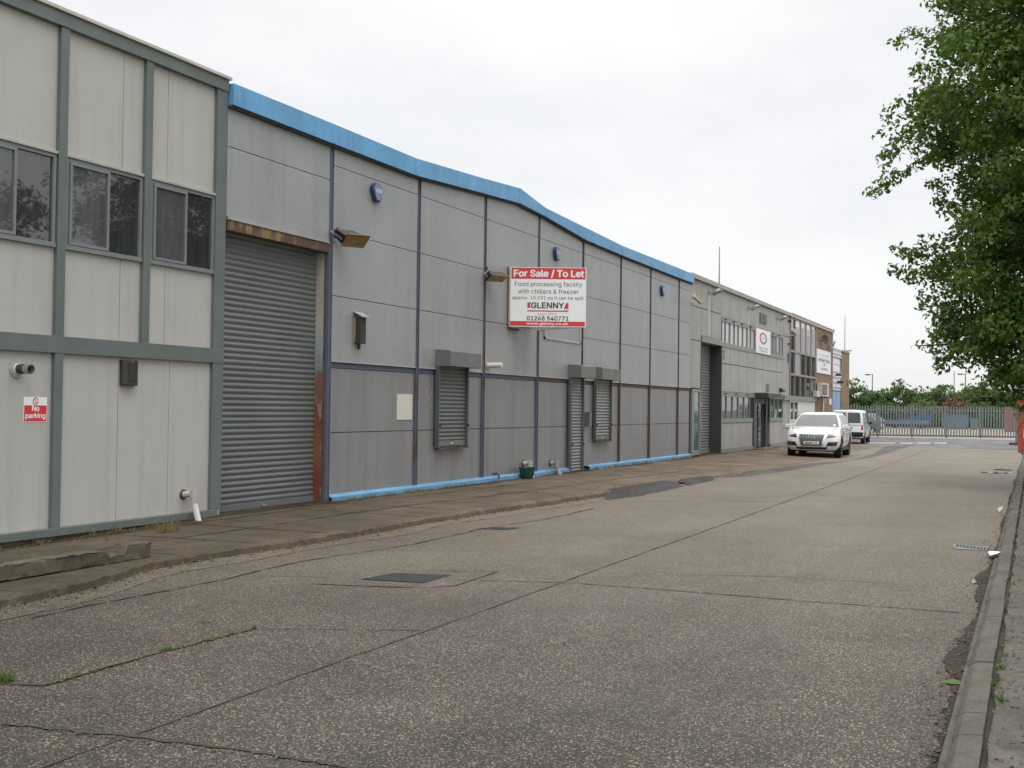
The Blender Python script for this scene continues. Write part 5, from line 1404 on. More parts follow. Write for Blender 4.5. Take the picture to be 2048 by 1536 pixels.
# manhole cover and gully grates
def cover(name, quad, label, cat, m, rows=0, cols=0, z=.004):
    pts = [G(*p) for p in quad]; c = sum(pts, Vector())/4
    q = MB(); q.add([(p.x, p.y, z+.002) for p in pts], [(0, 1, 2, 3)]); q.add([(c.x+(p.x-c.x)*1.06, c.y+(p.y-c.y)*1.06, z) for p in pts], [(0, 1, 2, 3)])
    o = q.build(name, m, None, loc=(c.x, c.y, 0)); tag(o, label, cat)
    q = MB()
    bil = lambda a, b: pts[0]*(1-a)*(1-b)+pts[1]*a*(1-b)+pts[2]*a*b+pts[3]*(1-a)*b
    for i in range(rows):
        for j in range(cols):
            a, b = (i+.5)/rows, (j+.5)/cols; p = bil(a, b)
            s1, s2 = (pts[1]-pts[0])*.30/rows, (pts[3]-pts[0])*.30/cols
            if (i+j) % 2: s1, s2 = s1*.5, s2*1.2
            q.add([(p-s1-s2)+Vector((0, 0, z+.006)), (p+s1-s2)+Vector((0, 0, z+.006)), (p+s1+s2)+Vector((0, 0, z+.006)), (p-s1+s2)+Vector((0, 0, z+.006))], [(0, 1, 2, 3)])
    if rows: q.build('tread', M['iron'], o)
    return o
cover('manhole_cover', [(725, 1159), (844, 1166), (898, 1151), (787, 1147)], 'large rectangular iron manhole cover in the concrete road', 'manhole cover', M['iron'], 9, 9)
cover('manhole_cover', [(955, 1058), (1010, 1060), (1040, 1056), (985, 1055)], 'small dark iron cover close to the left pavement edge', 'manhole cover', M['iron'], 3, 3)
g_ = cover('drain_grate', [(1907, 1090), (1914, 1098), (1984, 1103), (1974, 1094)], 'narrow grey drain grate beside the right kerb', 'drain grate', M['winframe'])
q = MB(); pa, pb = G(1912, 1092), G(1980, 1100)
for i in range(10):
    p = pa.lerp(pb, (i+.5)/10); q.box(p.x-.11, p.x+.11, p.y-.012, p.y+.012, .007, .012)
q.build('bars', M['iron'], g_)
q = MB(); pp = G(1990, 1120); k_ = [(.0, .0), (.12, -.03), (.17, .05), (.09, .11), (-.03, .08)]
q.add([(pp.x+a*1.6, pp.y-.03+b, .03+random.uniform(0, .05)) for a, b in k_]+[(pp.x+.1, pp.y+.02, .09)], [(i, (i+1) % 5, 5) for i in range(5)])
o = q.build('litter', M['paper'], None, loc=(pp.x, pp.y, 0)); tag(o, 'crumpled white litter against the right kerb', 'litter')
# scattered pebbles, leaves and grass: stuff nobody could count
def shards(pts_, size, z0=.006, flat=.35, k=5):
    q = MB()
    for p in pts_:
        r = size*random.uniform(.4, 1.2); a = random.uniform(0, 6.28); til = random.uniform(-flat, flat)
        q.add([(p[0]+r*math.cos(a+i*2*math.pi/k)*random.uniform(.6, 1), p[1]+r*math.sin(a+i*2*math.pi/k)*random.uniform(.6, 1)*.7, p[2]+z0+abs(til)*r*(.5+.5*math.cos(i*2*math.pi/k))) for i in range(k)], [tuple(range(k))])
    return q
pts_ = []
for _ in range(1500):
    x = 3.5+abs(random.gauss(0, 1))*11
    if x < 40 and (math.sin(x*2.3)+math.sin(x*.9+1)+random.gauss(0, .8)) > -.3: pts_.append((x, KY+.02+abs(random.gauss(0, .085)), 0.002))
for _ in range(900):
    x = random.uniform(3, 26); pts_.append((x, KY-KW-.03-abs(random.gauss(0, .18)), .075))
for _ in range(90):
    x = random.uniform(5, 36); pts_.append((x, random.uniform(.6, 3.0), 0))
for _ in range(240):
    x = random.uniform(6, 34); e_ = min(EL, key=lambda q: abs(q.x-x)); y = random.uniform(e_.y+.1, D-.1); pts_.append((x, y, pz(x, y)))
o = shards(pts_, .017, .006, .8).build('leaf_litter', M['deadleaf'], None); o['kind'] = 'stuff'; tag(o, 'dead brown leaves and debris drifted along the kerb', 'leaf litter')
pts_ = []
for _ in range(1400):
    x = random.uniform(5, 31); e_ = min(EL, key=lambda q: abs(q.x-x)); pts_.append((x, e_.y-abs(random.gauss(0, .10)), 0))
for _ in range(260):
    i = random.uniform(0, 1); x = 24+7*i; e_ = min(EL, key=lambda q: abs(q.x-x)); pts_.append((x, e_.y-random.uniform(0, .3), .01))
o = shards(pts_, .022, .004, .8).build('rubble', M['gutter'], None); o['kind'] = 'stuff'; tag(o, 'crumbled concrete grit along the broken pavement edge', 'rubble')
def grass(pts_, h, n, spread, m, name, label, cat):
    q = MB()
    for p in pts_:
        for _ in range(n):
            a = random.uniform(0, 6.28); rr = abs(random.gauss(0, spread)); b = Vector((p[0]+rr*math.cos(a), p[1]+rr*math.sin(a)*.5, p[2]))
            hh_ = h*random.uniform(.3, 1.2)*(p[3] if len(p) > 3 else 1); ln = Vector((random.gauss(0, .5), random.gauss(0, .5), 1)).normalized()*hh_
            s_ = Vector((math.cos(a+1.3), math.sin(a+1.3), 0))*random.uniform(.0018, .004)
            m_ = b+ln*.55; t_ = b+ln+Vector((random.gauss(0, .25), random.gauss(0, .25), -.12))*hh_
            q.add([b-s_, b+s_, m_+s_*.8, m_-s_*.8, t_], [(0, 1, 2, 3), (3, 2, 4)])
    o = q.build(name, m, None); o['kind'] = 'stuff'; return tag(o, label, cat)
pts_ = []
def wallgrass(a, b, n, big=1.0):
    for _ in range(n): xq = random.uniform(a, b); pts_.append((xq, D-.10-abs(random.gauss(0, .04)), pzw(xq)-.005, big*random.uniform(.4, 1.2)))
wallgrass(8.6, 12.4, 46, .9); wallgrass(posts[0], 20, 90, .8); wallgrass(20, DSX0, 35, .6); wallgrass(DSX1, 36, 60, .9)
gq = G(330, 1062, .1); pts_ += [(gq.x+random.gauss(0, .12), gq.y+random.gauss(0, .05)-.03, .1, 1.5) for _ in range(12)]
for x in np.arange(5, 31, .1):
    e_ = min(EL, key=lambda q: abs(q.x-x))
    if random.random() < .42: pts_.append((x, e_.y-.02, .0, .55))
    if random.random() < .15: pts_.append((x, e_.y+random.uniform(.3, 2.2), .1, .45))
    if random.random() < .1 and x < 20: pts_.append((x, e_.y-.36, .004, .5))
for px, py in ((40, 1110), (90, 1095), (150, 1088), (215, 1082), (115, 1120), (62, 1128)): g0 = G(px, py, .1); pts_.append((g0.x, g0.y, .1, 1.6))
grass(pts_, .11, 15, .055, M['drygrass'], 'dry_grass', 'straw coloured dry grass along the foot of the walls', 'grass')
pts_ = []
for px, py, k in ((5, 1362, 2.6), (12, 1366, 2.0), (325, 1302, .6), (340, 1300, .7), (408, 1283, .5), (460, 1268, .6), (508, 1258, .8), (412, 1247, .6), (155, 1352, .5), (430, 1276, .4)):
    g0 = G(px, py); pts_ += [(g0.x+random.gauss(0, .015), g0.y+random.gauss(0, .01), 0, k) for _ in range(3)]
for px, py, k in ((1995, 1370, 1), (1998, 1340, .9), (2000, 1400, .8), (2020, 1168, 1), (2024, 1150, .8), (2006, 1310, .6)):
    g0 = G(px, py, .08); pts_ += [(g0.x+random.gauss(0, .04), g0.y+random.gauss(0, .012), .08, k) for _ in range(4)]
grass(pts_, .055, 12, .02, M['weed'], 'weeds', 'small green weeds in the road cracks and beside the kerb', 'weeds')
g0 = G(1905, 1369)
q = MB(); q.add([(g0.x-.02, g0.y+.09, .012), (g0.x+.02, g0.y, .03), (g0.x+.0, g0.y-.10, .012), (g0.x-.04, g0.y, .012)], [(0, 1, 2, 3)]); o = q.build('fallen_leaf', M['weed'], None, loc=(g0.x, g0.y, 0)); tag(o, 'single long green leaf lying in the gutter by the right kerb', 'leaf')

# =================================================================== FENCE, YARD AND DISTANCE
fa, fb = Vector((76.6, 13.5, 0)), G(2031, 878)
fd = (fb-fa); FLn = fd.length; fd.normalize(); fnv = Vector((-fd.y, fd.x, 0))
fh = AT(1850, 812, (fa.x+fb.x)/2).z
fen = thing('palisade_fence', 'long grey green steel palisade fence across the end of the road', 'fence', S3(fa))
nb = 6
for b in range(nb):
    q = MB(); s0 = FLn*b/nb; s1 = FLn*(b+1)/nb; k = s0+.1
    while k < s1-.03:
        p = fa+fd*k; hgt = fh+random.uniform(-.01, .01); hw_ = .05
        c0 = p-fnv*.03
        for (i0, i1, o_) in ((-hw_, -.012, .0), (-.012, .012, .016), (.012, hw_, .0)):
            q.add([c0+fd*i0-fnv*o_*(1 if i0 > -.02 else 0)+Vector((0, 0, .06)), c0+fd*i1-fnv*(.016 if i1 < .02 and i0 < 0 or i0 == -.012 else 0)+Vector((0, 0, .06)), c0+fd*i1+Vector((0, 0, hgt-.06)), c0+fd*i0+Vector((0, 0, hgt-.06))], [(0, 1, 2, 3)])
        q.add([c0-fd*hw_+Vector((0, 0, hgt-.06)), c0+fd*hw_+Vector((0, 0, hgt-.06)), c0+fd*.012+Vector((0, 0, hgt+.03)), c0-fd*.012+Vector((0, 0, hgt+.03))], [(0, 1, 2, 3)])
        k += .178
    q.build('pale_panel', M['palisade'], fen)
    q = MB(); q.obox(fa+fd*s0+fnv*.06+Vector((0, 0, fh/2)), fd, fnv, (0, 0, 1), .035, .045, fh/2); q.build('post', M['palisade'], fen)
zlow = AT(1850, 871.5, (fa.x+fb.x)/2).z
for z_, m_, hz in ((zlow, M['rail_dark'], .05), (fh-.28, M['palisade'], .03)):
    q = MB(); q.obox((fa+fb)/2+fnv*.0+Vector((0, 0, z_)), fd, fnv, (0, 0, 1), FLn/2, .025, hz); q.build('rail', m_, fen)
# gate posts at the right
gp = AT(2037, 893, 66.0); gt = AT(2037, 800, 66.0)
s = thing('gate_post', 'stout grey steel gate post with a lamp box on top', 'post', (66, gp.y, 0))
q = MB(); q.box(65.85, 66.15, gp.y-.16, gp.y+.16, 0, gt.z-.35); q.build('column', M['palisade'], s)
q = MB(); q.box(65.8, 66.2, gp.y-.2, gp.y+.22, gt.z-.349, gt.z+.02); q.build('lamp_box', M['trim'], s)
q = MB(); q.box(65.7, 66.3, gp.y-.4, gp.y+.45, .0, .12); q.build('base', mat('dark_maroon_paint', (.12, .03, .04), .6), s)
gp = G(2041, 905); X_ = gp.x; zt_ = AT(2041, 802, X_).z
s = thing('barrier_post', 'orange red steel post in front of the grey gate post', 'post', (X_, gp.y, 0))
q = MB(); q.box(X_-.08, X_+.08, gp.y-.12, gp.y+.10, 0, zt_); q.build('column', M['red_post'], s, bevel=.01)
q = MB(); q.box(X_-.11, X_+.11, gp.y-.15, gp.y+.13, zt_+.001, zt_+.04); q.build('cap', M['red_post'], s)
# yard objects beyond the fence
def yz(x): return max(0, -.008+(x-78)*.258/50)
def yard_box(px0, px1, py0, py1, X, depth, m, name, label, cat, lid=None, slope=.0):
    a, b = AT(px0, py1, X), AT(px1, py1, X); z1 = AT(px0, py0, X).z; z0 = yz(X)
    s = thing(name, label, cat, (X, (a.y+b.y)/2, z0))
    q = MB(); ya_, yb_ = min(a.y, b.y), max(a.y, b.y)
    vs = [(X, ya_+slope, z0+.1), (X, yb_-slope, z0+.1), (X, yb_, z1), (X, ya_, z1), (X+depth, ya_+slope, z0+.1), (X+depth, yb_-slope, z0+.1), (X+depth, yb_, z1), (X+depth, ya_, z1)]
    q.add(vs, [(0, 1, 2, 3), (4, 7, 6, 5), (0, 4, 5, 1), (1, 5, 6, 2), (3, 2, 6, 7), (0, 3, 7, 4)]); q.build('body', m, s)
    q = MB()
    n_ = max(2, int((yb_-ya_)/.8))
    for i in range(n_+1):
        y = ya_+.05+(yb_-ya_-.1)*i/n_; q.box(X-.05, X-.001, y-.04, y+.04, z0+.15, z1-.08)
    q.box(X-.07, X-.0012, ya_-.03, yb_+.03, z1-.079, z1+.02); q.build('ribs', m, s)
    q = MB(); q.box(X+.05, X+depth-.05, ya_+.1, yb_-.1, z0-.02, z0+.099); q.build('skids', M['rail_dark'], s)
    return s
yard_box(1883, 1935, 829, 859, 112, 2.2, M['skip_blue'], 'skip', 'slate blue waste skip beyond the palisade fence', 'skip', slope=.15)
yard_box(1940, 1955, 837, 857, 112, 1.0, M['teal'], 'cabinet', 'small teal cabinet beyond the palisade fence', 'cabinet')
yard_box(2008, 2046, 815, 849, 104, 2.4, M['skip_red'], 'container', 'faded red container at the right end of the fence', 'container')
a, b = AT(1765, 846, 110), AT(1865, 832, 114)
s = thing('sheeted_trailer', 'long low trailer under a bright blue sheet beyond the fence', 'trailer', (111, (a.y+b.y)/2, yz(111)))
q = MB()
prof = [(0, .35), (0, a.z-.1), (1, a.z+.1)]
vs = []
for i in range(9):
    t = i/8; p = a.lerp(b, t); top = p.z+.12*math.sin(t*9)+(.25 if t > .35 else 0); vs += [(p.x, p.y, .9), (p.x, p.y, top), (p.x+2, p.y, top-.05), (p.x+2, p.y, .9)]
q.add(vs, [(4*i+k, 4*i+k+1, 4*i+k+5, 4*i+k+4) for i in range(8) for k in range(3)]+[(0, 1, 2, 3), (32, 33, 34, 35)]); q.build('sheet', M['tarp'], s)
q = MB(); q.box(110.2, 112, min(a.y, b.y), max(a.y, b.y), .55, .89); q.build('bed', M['skip_blue'], s)
for t in (.25, .75):
    p = a.lerp(b, t); q = MB(); q.lathe([(.1, -.1), (.35, -.1), (.35, .1), (.1, .1)], (0, 0, 0), 16, 'y'); q.v = [(p.x+v[1]*1-.3, p.y+v[0], yz(111)+.35+v[2]) for v in q.v]; q.build('wheel', M['tyre'], s)
# street lamps far behind
for px, pt, pb, arm, lab in ((1745, 748, 790, -12.5, 'distant street lamp left of the tallest bush'), (1931, 747, 790, -12, 'distant street lamp under the big tree')):
    X = 150; b0 = AT(px, pt, X); zt_ = b0.z
    s = thing('street_lamp', lab, 'street lamp', (X, b0.y, .2))
    q = MB(); q.tube([(X, b0.y, .2), (X, b0.y, zt_)], [.10, .06], 8); q.tube([(X, b0.y, zt_-.1), (X, b0.y+.45, zt_-.08)], .05, 6); q.build('column', M['unit_frame'], s)
    q = MB(); q.obox((X, b0.y+.62, zt_-.09), (0, 1, 0), (1, 0, 0), (0, 0, 1), .28, .14, .08); q.build('lantern', M['shutter_dark'], s, bevel=.03)
X = 150; b0 = AT(1908.5, 742, X); q = MB(); q.tube([(X, b0.y, .2), (X, b0.y, b0.z)], [.09, .06], 8); o = q.build('pole', M['trim'], None, loc=(X, b0.y, .2)); tag(o, 'plain pale pole left of the lamp under the big tree', 'pole')


# =================================================================== FOLIAGE
def leaves_mesh(name, cen, nrm0, size, mt, droop=0.35, aspect=.54):
    n = len(cen)
    d = rng.normal(size=(n, 3)); d[:, 2] -= droop; d /= np.linalg.norm(d, axis=1)[:, None]
    up = rng.normal(size=(n, 3))*.45+nrm0*.8; up[:, 2] += .75
    s = np.cross(d, up); s /= np.linalg.norm(s, axis=1)[:, None]+1e-9
    nn = np.cross(s, d)
    sz = (size*rng.uniform(.6, 1.25, n))[:, None]
    a = cen-d*sz*.5; tip = cen+d*sz*.5
    l = cen-d*sz*.06+s*sz*.5*aspect+nn*sz*.12; r = cen-d*sz*.06-s*sz*.5*aspect+nn*sz*.12
    V = np.stack([a, l, tip, r], 1).reshape(-1, 3)
    base = np.arange(n)*4
    T = np.stack([base, base+1, base+2, base, base+2, base+3], 1).reshape(-1, 3)
    me = bpy.data.meshes.new(name)
    me.vertices.add(len(V)); me.vertices.foreach_set('co', V.astype(np.float32).ravel())
    me.loops.add(len(T)*3); me.loops.foreach_set('vertex_index', T.astype(np.int32).ravel())
    me.polygons.add(len(T)); me.polygons.foreach_set('loop_start', np.arange(0, len(T)*3, 3, dtype=np.int32))
    me.update(calc_edges=True); me.validate()
    me.materials.append(mt)
    return me
def clump_points(c, r, n):
    p = rng.normal(size=(n, 3)); p /= np.linalg.norm(p, axis=1)[:, None]
    rad = rng.uniform(.25, 1, n)**.6
    return np.array(c)+p*(rad*r)[:, None]*np.array([1, 1, .66]), p
def limb_curve(a, b, sag, n=7):
    a, b = Vector(a), Vector(b); out_ = []
    for i in range(n):
        t = i/(n-1); p = a.lerp(b, t); p.z += sag*math.sin(math.pi*t); p += Vector((random.gauss(0, .04), random.gauss(0, .04), random.gauss(0, .04)))*(b-a).length*.25*(0 < t < 1)
        out_.append(p)
    return out_
def make_tree(name, label, cat, base, th, clumps, leaf, leafm, per, trunk_r, nlimb=14, group=None):
    base = Vector(base)
    s = thing(name, label, cat, S3(base), group=group)
    cp_ = [clump_points(c, r, max(6, int(per*(r/.5)**2.2))) for c, r in clumps]
    me = leaves_mesh('crown', np.concatenate([a for a, b in cp_])-np.array(base), np.concatenate([b for a, b in cp_]), leaf, leafm)
    o = bpy.data.objects.new('crown', me); COL.objects.link(o); o.parent = s
    q = MB()
    tp = [base+Vector((random.gauss(0, .05)*i, random.gauss(0, .05)*i, th*i/6)) for i in range(7)]
    q.tube(tp, [trunk_r*(1.25 if i == 0 else 1-.12*i) for i in range(7)], 10)
    q.build('trunk', M['bark'], s, smooth=True)
    q = MB(); cs = sorted(clumps, key=lambda c: random.random())[:nlimb]
    for c, r in cs:
        zz_ = max(base.z+th*.3, min(base.z+th*.97, c[2]-abs(c[1]-base.y)*.45)); k = (zz_-base.z)/th*6; i = int(min(5, k))
        a = tp[i].lerp(tp[i+1], min(1, k-i)); L__ = (Vector(c)-a).length
        q.tube(limb_curve(a, c, .04*L__), [trunk_r*.26*(1-.9*j/6)+.006 for j in range(7)], 6)
    q.build('limbs', M['bark'], s, smooth=True)
    return s
# the big overhanging tree at the right
TX, TY = 29.0, -2.6
prof_px = [(-260, 2010), (-160, 1930), (-60, 1885), (0, 1868), (50, 1828), (100, 1800), (180, 1800), (230, 1772), (270, 1768), (300, 1810), (345, 1888), (400, 1900), (455, 1895), (485, 1830), (520, 1800), (580, 1800), (620, 1838), (690, 1858), (730, 1895), (758, 1935), (772, 2000)]
prof = []
for py, px in prof_px:
    p = AT(px, py, TX); prof.append((p.z, p.y-TY))
prof.sort()
def rad_at(z): 
    if z <= prof[0][0]: return prof[0][1]*.6
    for (za, ra), (zb, rb) in zip(prof[:-1], prof[1:]):
        if z <= zb: return ra+(rb-ra)*(z-za)/(zb-za)
    return max(.3, prof[-1][1]*.7)
def rad_s(z): return sum(rad_at(z+k) for k in (-1, -.5, 0, .5, 1))/5
zb_, zt_ = prof[0][0], prof[-1][0]
clumps = []
for _ in range(900):
    z = random.uniform(zb_+.2, zt_); th_ = random.uniform(0, 2*math.pi)
    facing = math.exp(-((th_-math.pi/2)/.5)**2)             # the side over the road follows its own outline
    Rz = facing*rad_at(z)+(1-facing)*rad_s(z)*(.9+.15*math.sin(3*th_+z))
    k = 1-abs(random.gauss(0, .23)); k = max(.12, k)
    r = random.uniform(.30, .75)
    rr = max(.1, (Rz-r*.75)*k)
    clumps.append(((TX+rr*math.cos(th_), TY+rr*math.sin(th_), z), r))
for _ in range(560):                                        # dense foliage on the road side
    z = random.uniform(zb_+.1, zt_); x = TX+random.gauss(0, 1.6); Rz = rad_at(z); r = random.uniform(.25, .5)
    y = TY+(Rz-r*.8)*random.uniform(.45, 1)*math.sqrt(max(.1, 1-((x-TX)/6.5)**2)); clumps.append(((x, y, z), r))
for _ in range(260):                                        # deep inside
    z = random.uniform(zb_+.6, zt_-.5); th_ = random.uniform(0, 6.28); rr = rad_s(z)*random.uniform(0, .6); clumps.append(((TX+rr*math.cos(th_), TY+rr*math.sin(th_), z), .8))
for path, n_, r in (([(1900, 300), (1800, 345), (1748, 382)], 14, .26), ([(1860, 240), (1790, 290), (1775, 330)], 12, .28), ([(1900, 520), (1830, 510), (1795, 500)], 12, .27), ([(1890, 545), (1800, 545)], 9, .27), ([(1860, 60), (1805, 75), (1790, 95)], 8, .22), ([(1870, 190), (1780, 220), (1762, 262)], 9, .2), ([(1930, 640), (1845, 690)], 10, .24), ([(1980, 700), (1880, 735), (1870, 700)], 12, .24), ([(2048, 760), (1975, 772)], 8, .22), ([(2048, 745), (2030, 790), (2040, 820)], 8, .25), ([(1880, 360), (1868, 390), (1900, 420)], 8, .28)):
    for i in range(n_):
        t = i/(n_-1)*(len(path)-1); k = min(len(path)-2, int(t)); a, b = path[k], path[k+1]; t -= k
        p = AT(a[0]+(b[0]-a[0])*t+random.gauss(0, 5), a[1]+(b[1]-a[1])*t+random.gauss(0, 5), TX-random.uniform(-.6, 1.2)); clumps.append((S3(p), r*random.uniform(.7, 1.15)))
make_tree('plane_tree', 'big leafy tree overhanging the right side of the road', 'tree', (TX, TY, .1), 9.5, clumps, .15, M['leaf'], 96, .30, 34)
# the next tree of the row stands out of frame and shows in the office windows
clumps = []
for _ in range(260):
    th_ = random.uniform(0, 6.28); ph = random.uniform(-1, 1); k = 1-abs(random.gauss(0, .25)); clumps.append(((24.2+3.4*k*math.cos(th_)*math.sqrt(1-ph*ph), -8.6+3.4*k*math.sin(th_)*math.sqrt(1-ph*ph), 5.0+3.3*k*ph), random.uniform(.4, .8)))
make_tree('plane_tree', 'round leafy roadside tree reflected in the office windows', 'tree', (24.2, -8.6, .1), 5.2, clumps, .2, M['leaf'], 40, .22, 12)
# trees and bushes beyond the yard, each its own
def bush(px, ptop, halfpx, X, leafm, label, name='hedge_tree', group='trees beyond the palisade fence', dens=1.0, spiky=.0, base_px=None):
    t = AT(px, ptop, X); c = t.y; Rh = 1.2*halfpx/FPX*X; z0 = yz(X)+.2; H = t.z-z0
    cl = []
    n = int(150*dens*max(.6, Rh/2.5))
    for _ in range(n):
        u_ = random.uniform(-1, 1); kx = random.uniform(-1, 1)
        zt1 = z0+H*(1-.55*abs(u_)**2.2)*(1-.10*abs(math.sin(u_*5+px))); z = z0+(zt1-z0)*random.uniform(.0, 1)**.85-.12
        cl.append(((X+kx*Rh*.8, c+u_*Rh, max(z0+.05, z)), random.uniform(.35, .75)))
    for _ in range(int(14*dens)):
        u_ = random.uniform(-.7, .7); cl.append(((X+random.uniform(-.5, .5), c+u_*Rh, z0+H*(1-.5*abs(u_)**2)+random.uniform(-.05, .25)), random.uniform(.12, .28)))
    cl.append(((X, c, t.z-.2), .3))
    return make_tree(name, label, 'tree', (X, c, z0-.2), H*.6, cl, .26, leafm, 62, .12, 8, group)
bush(1712, 763, 34, 122, M['leaf2'], 'dark bushy tree beside the sandy brick pier')
bush(1758, 780, 26, 126, M['leaf2'], 'low dark tree behind the left street lamp')
bush(1800, 763, 30, 123, M['leaf2'], 'tallest bushy tree behind the middle of the fence')
bush(1846, 776, 32, 127, M['leaf3'], 'yellowish green low tree behind the blue sheet')
bush(1890, 771, 30, 125, M['leaf2'], 'rounded tree behind the slate blue skip')
bush(1932, 772, 34, 128, M['leaf3'], 'pale green tree below the pale pole')
bush(1975, 764, 48, 124, M['leaf2'], 'widest dense tree behind the teal cabinet')
bush(2030, 772, 34, 126, M['leaf2'], 'dark tree behind the faded red container')
bush(1912, 798, 28, 119, M['leaf_red'], 'red brown shrub behind the slate blue skip', 'shrub', 'trees beyond the palisade fence', .6)
bush(1770, 805, 30, 118, M['leaf2'], 'low green shrub in front of the tallest bushy tree', 'shrub', 'trees beyond the palisade fence', .7)
bush(1850, 803, 34, 119, M['leaf3'], 'low yellow green shrub behind the blue sheet', 'shrub', 'trees beyond the palisade fence', .7)
bush(1960, 806, 34, 119, M['leaf2'], 'low dark shrub behind the teal cabinet', 'shrub', 'trees beyond the palisade fence', .7)
# two taller trees out of frame that the far office glass mirrors
for x_, y_, h_ in ((114, -1.6, 8.5), (124, -4.5, 9.6)):
    cl = [((x_+random.gauss(0, 1.2), y_+random.gauss(0, 1.2), .8+h_*random.uniform(.1, 1)**.8), random.uniform(.5, .9)) for _ in range(200)]
    make_tree('hedge_tree', 'tall tree out of frame mirrored in the office glass' if h_ < 9 else 'tallest tree out of frame mirrored in the office glass', 'tree', (x_, y_, .1), h_*.6, cl, .3, M['leaf2'], 40, .15, 8)
# sapling at the gate posts
g0 = AT(2036, 826, 48)
cl = [((48+random.gauss(0, .25), g0.y+random.gauss(0, .22)-.1, g0.z+random.gauss(0, .22)), random.uniform(.08, .2)) for _ in range(26)]
make_tree('sapling', 'small green sapling in front of the orange red post', 'sapling', (48, g0.y-.15, .09), g0.z+.1, cl, .1, M['leaf3'], 70, .03, 8)

# =================================================================== VEHICLES
def ip(tbl, x):
    if x <= tbl[0][0]: return tbl[0][1]
    for (a, b), (c, d) in zip(tbl[:-1], tbl[1:]):
        if x <= c: return b+(d-b)*(x-a)/(c-a)
    return tbl[-1][1]
US = [-1, -.93, -.84, -.75, -.65, -.55, -.45, -.35, -.25, -.15, -.05, .05, .15, .25, .35, .45, .55, .65, .75, .84, .93, 1]
VS = [-.995, -.97, -.93, -.87, -.8, -.7, -.55, -.37, -.19, 0, .19, .37, .55, .7, .8, .87, .93, .97, .995]
def nose(y, ln, hw_, bow, rc):
    """how far the end of the outline reaches at half width y: bowed across, rounded at the corners"""
    v = min(1, abs(y)/hw_); x = ln-bow*v*v; k = (abs(y)-(hw_-rc))/rc
    return x-rc*(1-math.sqrt(max(0, 1-min(1, k)**2))) if k > 0 else x
def plan(af, ar, hw_, ef, er, es=None):
    """rounded outline, counter clockwise from the right rear corner; ef, er = (bow, corner radius)"""
    pts = []; xf = af-ef[0]-ef[1]; xr = -(ar-er[0]-er[1])
    for u_ in US: pts.append(((xf+xr)/2+u_*(xf-xr)/2, -hw_))
    for v in VS: pts.append((nose(v*hw_, af, hw_, *ef), v*hw_))
    for u_ in reversed(US): pts.append(((xf+xr)/2+u_*(xf-xr)/2, hw_))
    for v in reversed(VS): pts.append((-nose(v*hw_, ar, hw_, *er), v*hw_))
    return pts
def loft(rings, cap_top=True, cap_bot=True):
    n = len(rings[0]); vs = [p for r in rings for p in r]
    fs = [(i*n+k, i*n+(k+1) % n, (i+1)*n+(k+1) % n, (i+1)*n+k) for i in range(len(rings)-1) for k in range(n)]
    if cap_bot: fs.append(tuple(range(n-1, -1, -1)))
    if cap_top: fs.append(tuple(range((len(rings)-1)*n, len(rings)*n)))
    return vs, fs
def boolean_cut(o, cutters):
    for c in cutters:
        md = o.modifiers.new('cut', 'BOOLEAN'); md.object = c; md.operation = 'DIFFERENCE'; md.solver = 'EXACT'
        try: md.material_mode = 'TRANSFER'
        except Exception: pass
    dg = bpy.context.evaluated_depsgraph_get(); dg.update()
    me = bpy.data.meshes.new_from_object(o.evaluated_get(dg)); o.modifiers.clear(); old = o.data; o.data = me
    for c in cutters: bpy.data.objects.remove(c)
def wheel(parent, x, y, r, wd, spokes, steer=0.0, rim_m=None):
    s_ = 1 if y > 0 else -1
    rot = Matrix.Rotation(steer, 4, 'Z')
    q = MB(); q.lathe([(r*.66, -wd/2), (r*.93, -wd/2), (r, -wd/2+.03), (r, wd/2-.03), (r*.93, wd/2), (r*.66, wd/2)], (0, 0, 0), 32, 'y')
    q.v = [tuple(rot @ Vector(p)+Vector((x, y, r))) for p in q.v]; t = q.build('wheel', M['tyre'], parent, local=True, smooth=True)
    q = MB(); yo = s_*(wd/2-.03)
    q.lathe([(r*.67, .0), (r*.64, .02*s_), (r*.58, .03*s_), (r*.56, .09*s_), (.001, .09*s_)], (0, yo, 0), 28, 'y')
    for i in range(spokes):
        a = 2*math.pi*i/spokes; ca, sa = math.cos(a), math.sin(a)
        q.obox((ca*r*.34, yo-s_*.01, sa*r*.34), (ca, 0, sa), (0, 1, 0), (-sa, 0, ca), r*.29, .02, r*.075)
    q.cyl((0, yo-.03*s_, 0), (0, yo+.025*s_, 0), r*.17, r*.14, 12)
    q.v = [tuple(rot @ Vector(p)+Vector((x, y, r))) for p in q.v]; q.build('rim', rim_m or M['alloy'], t, local=True)
    return t
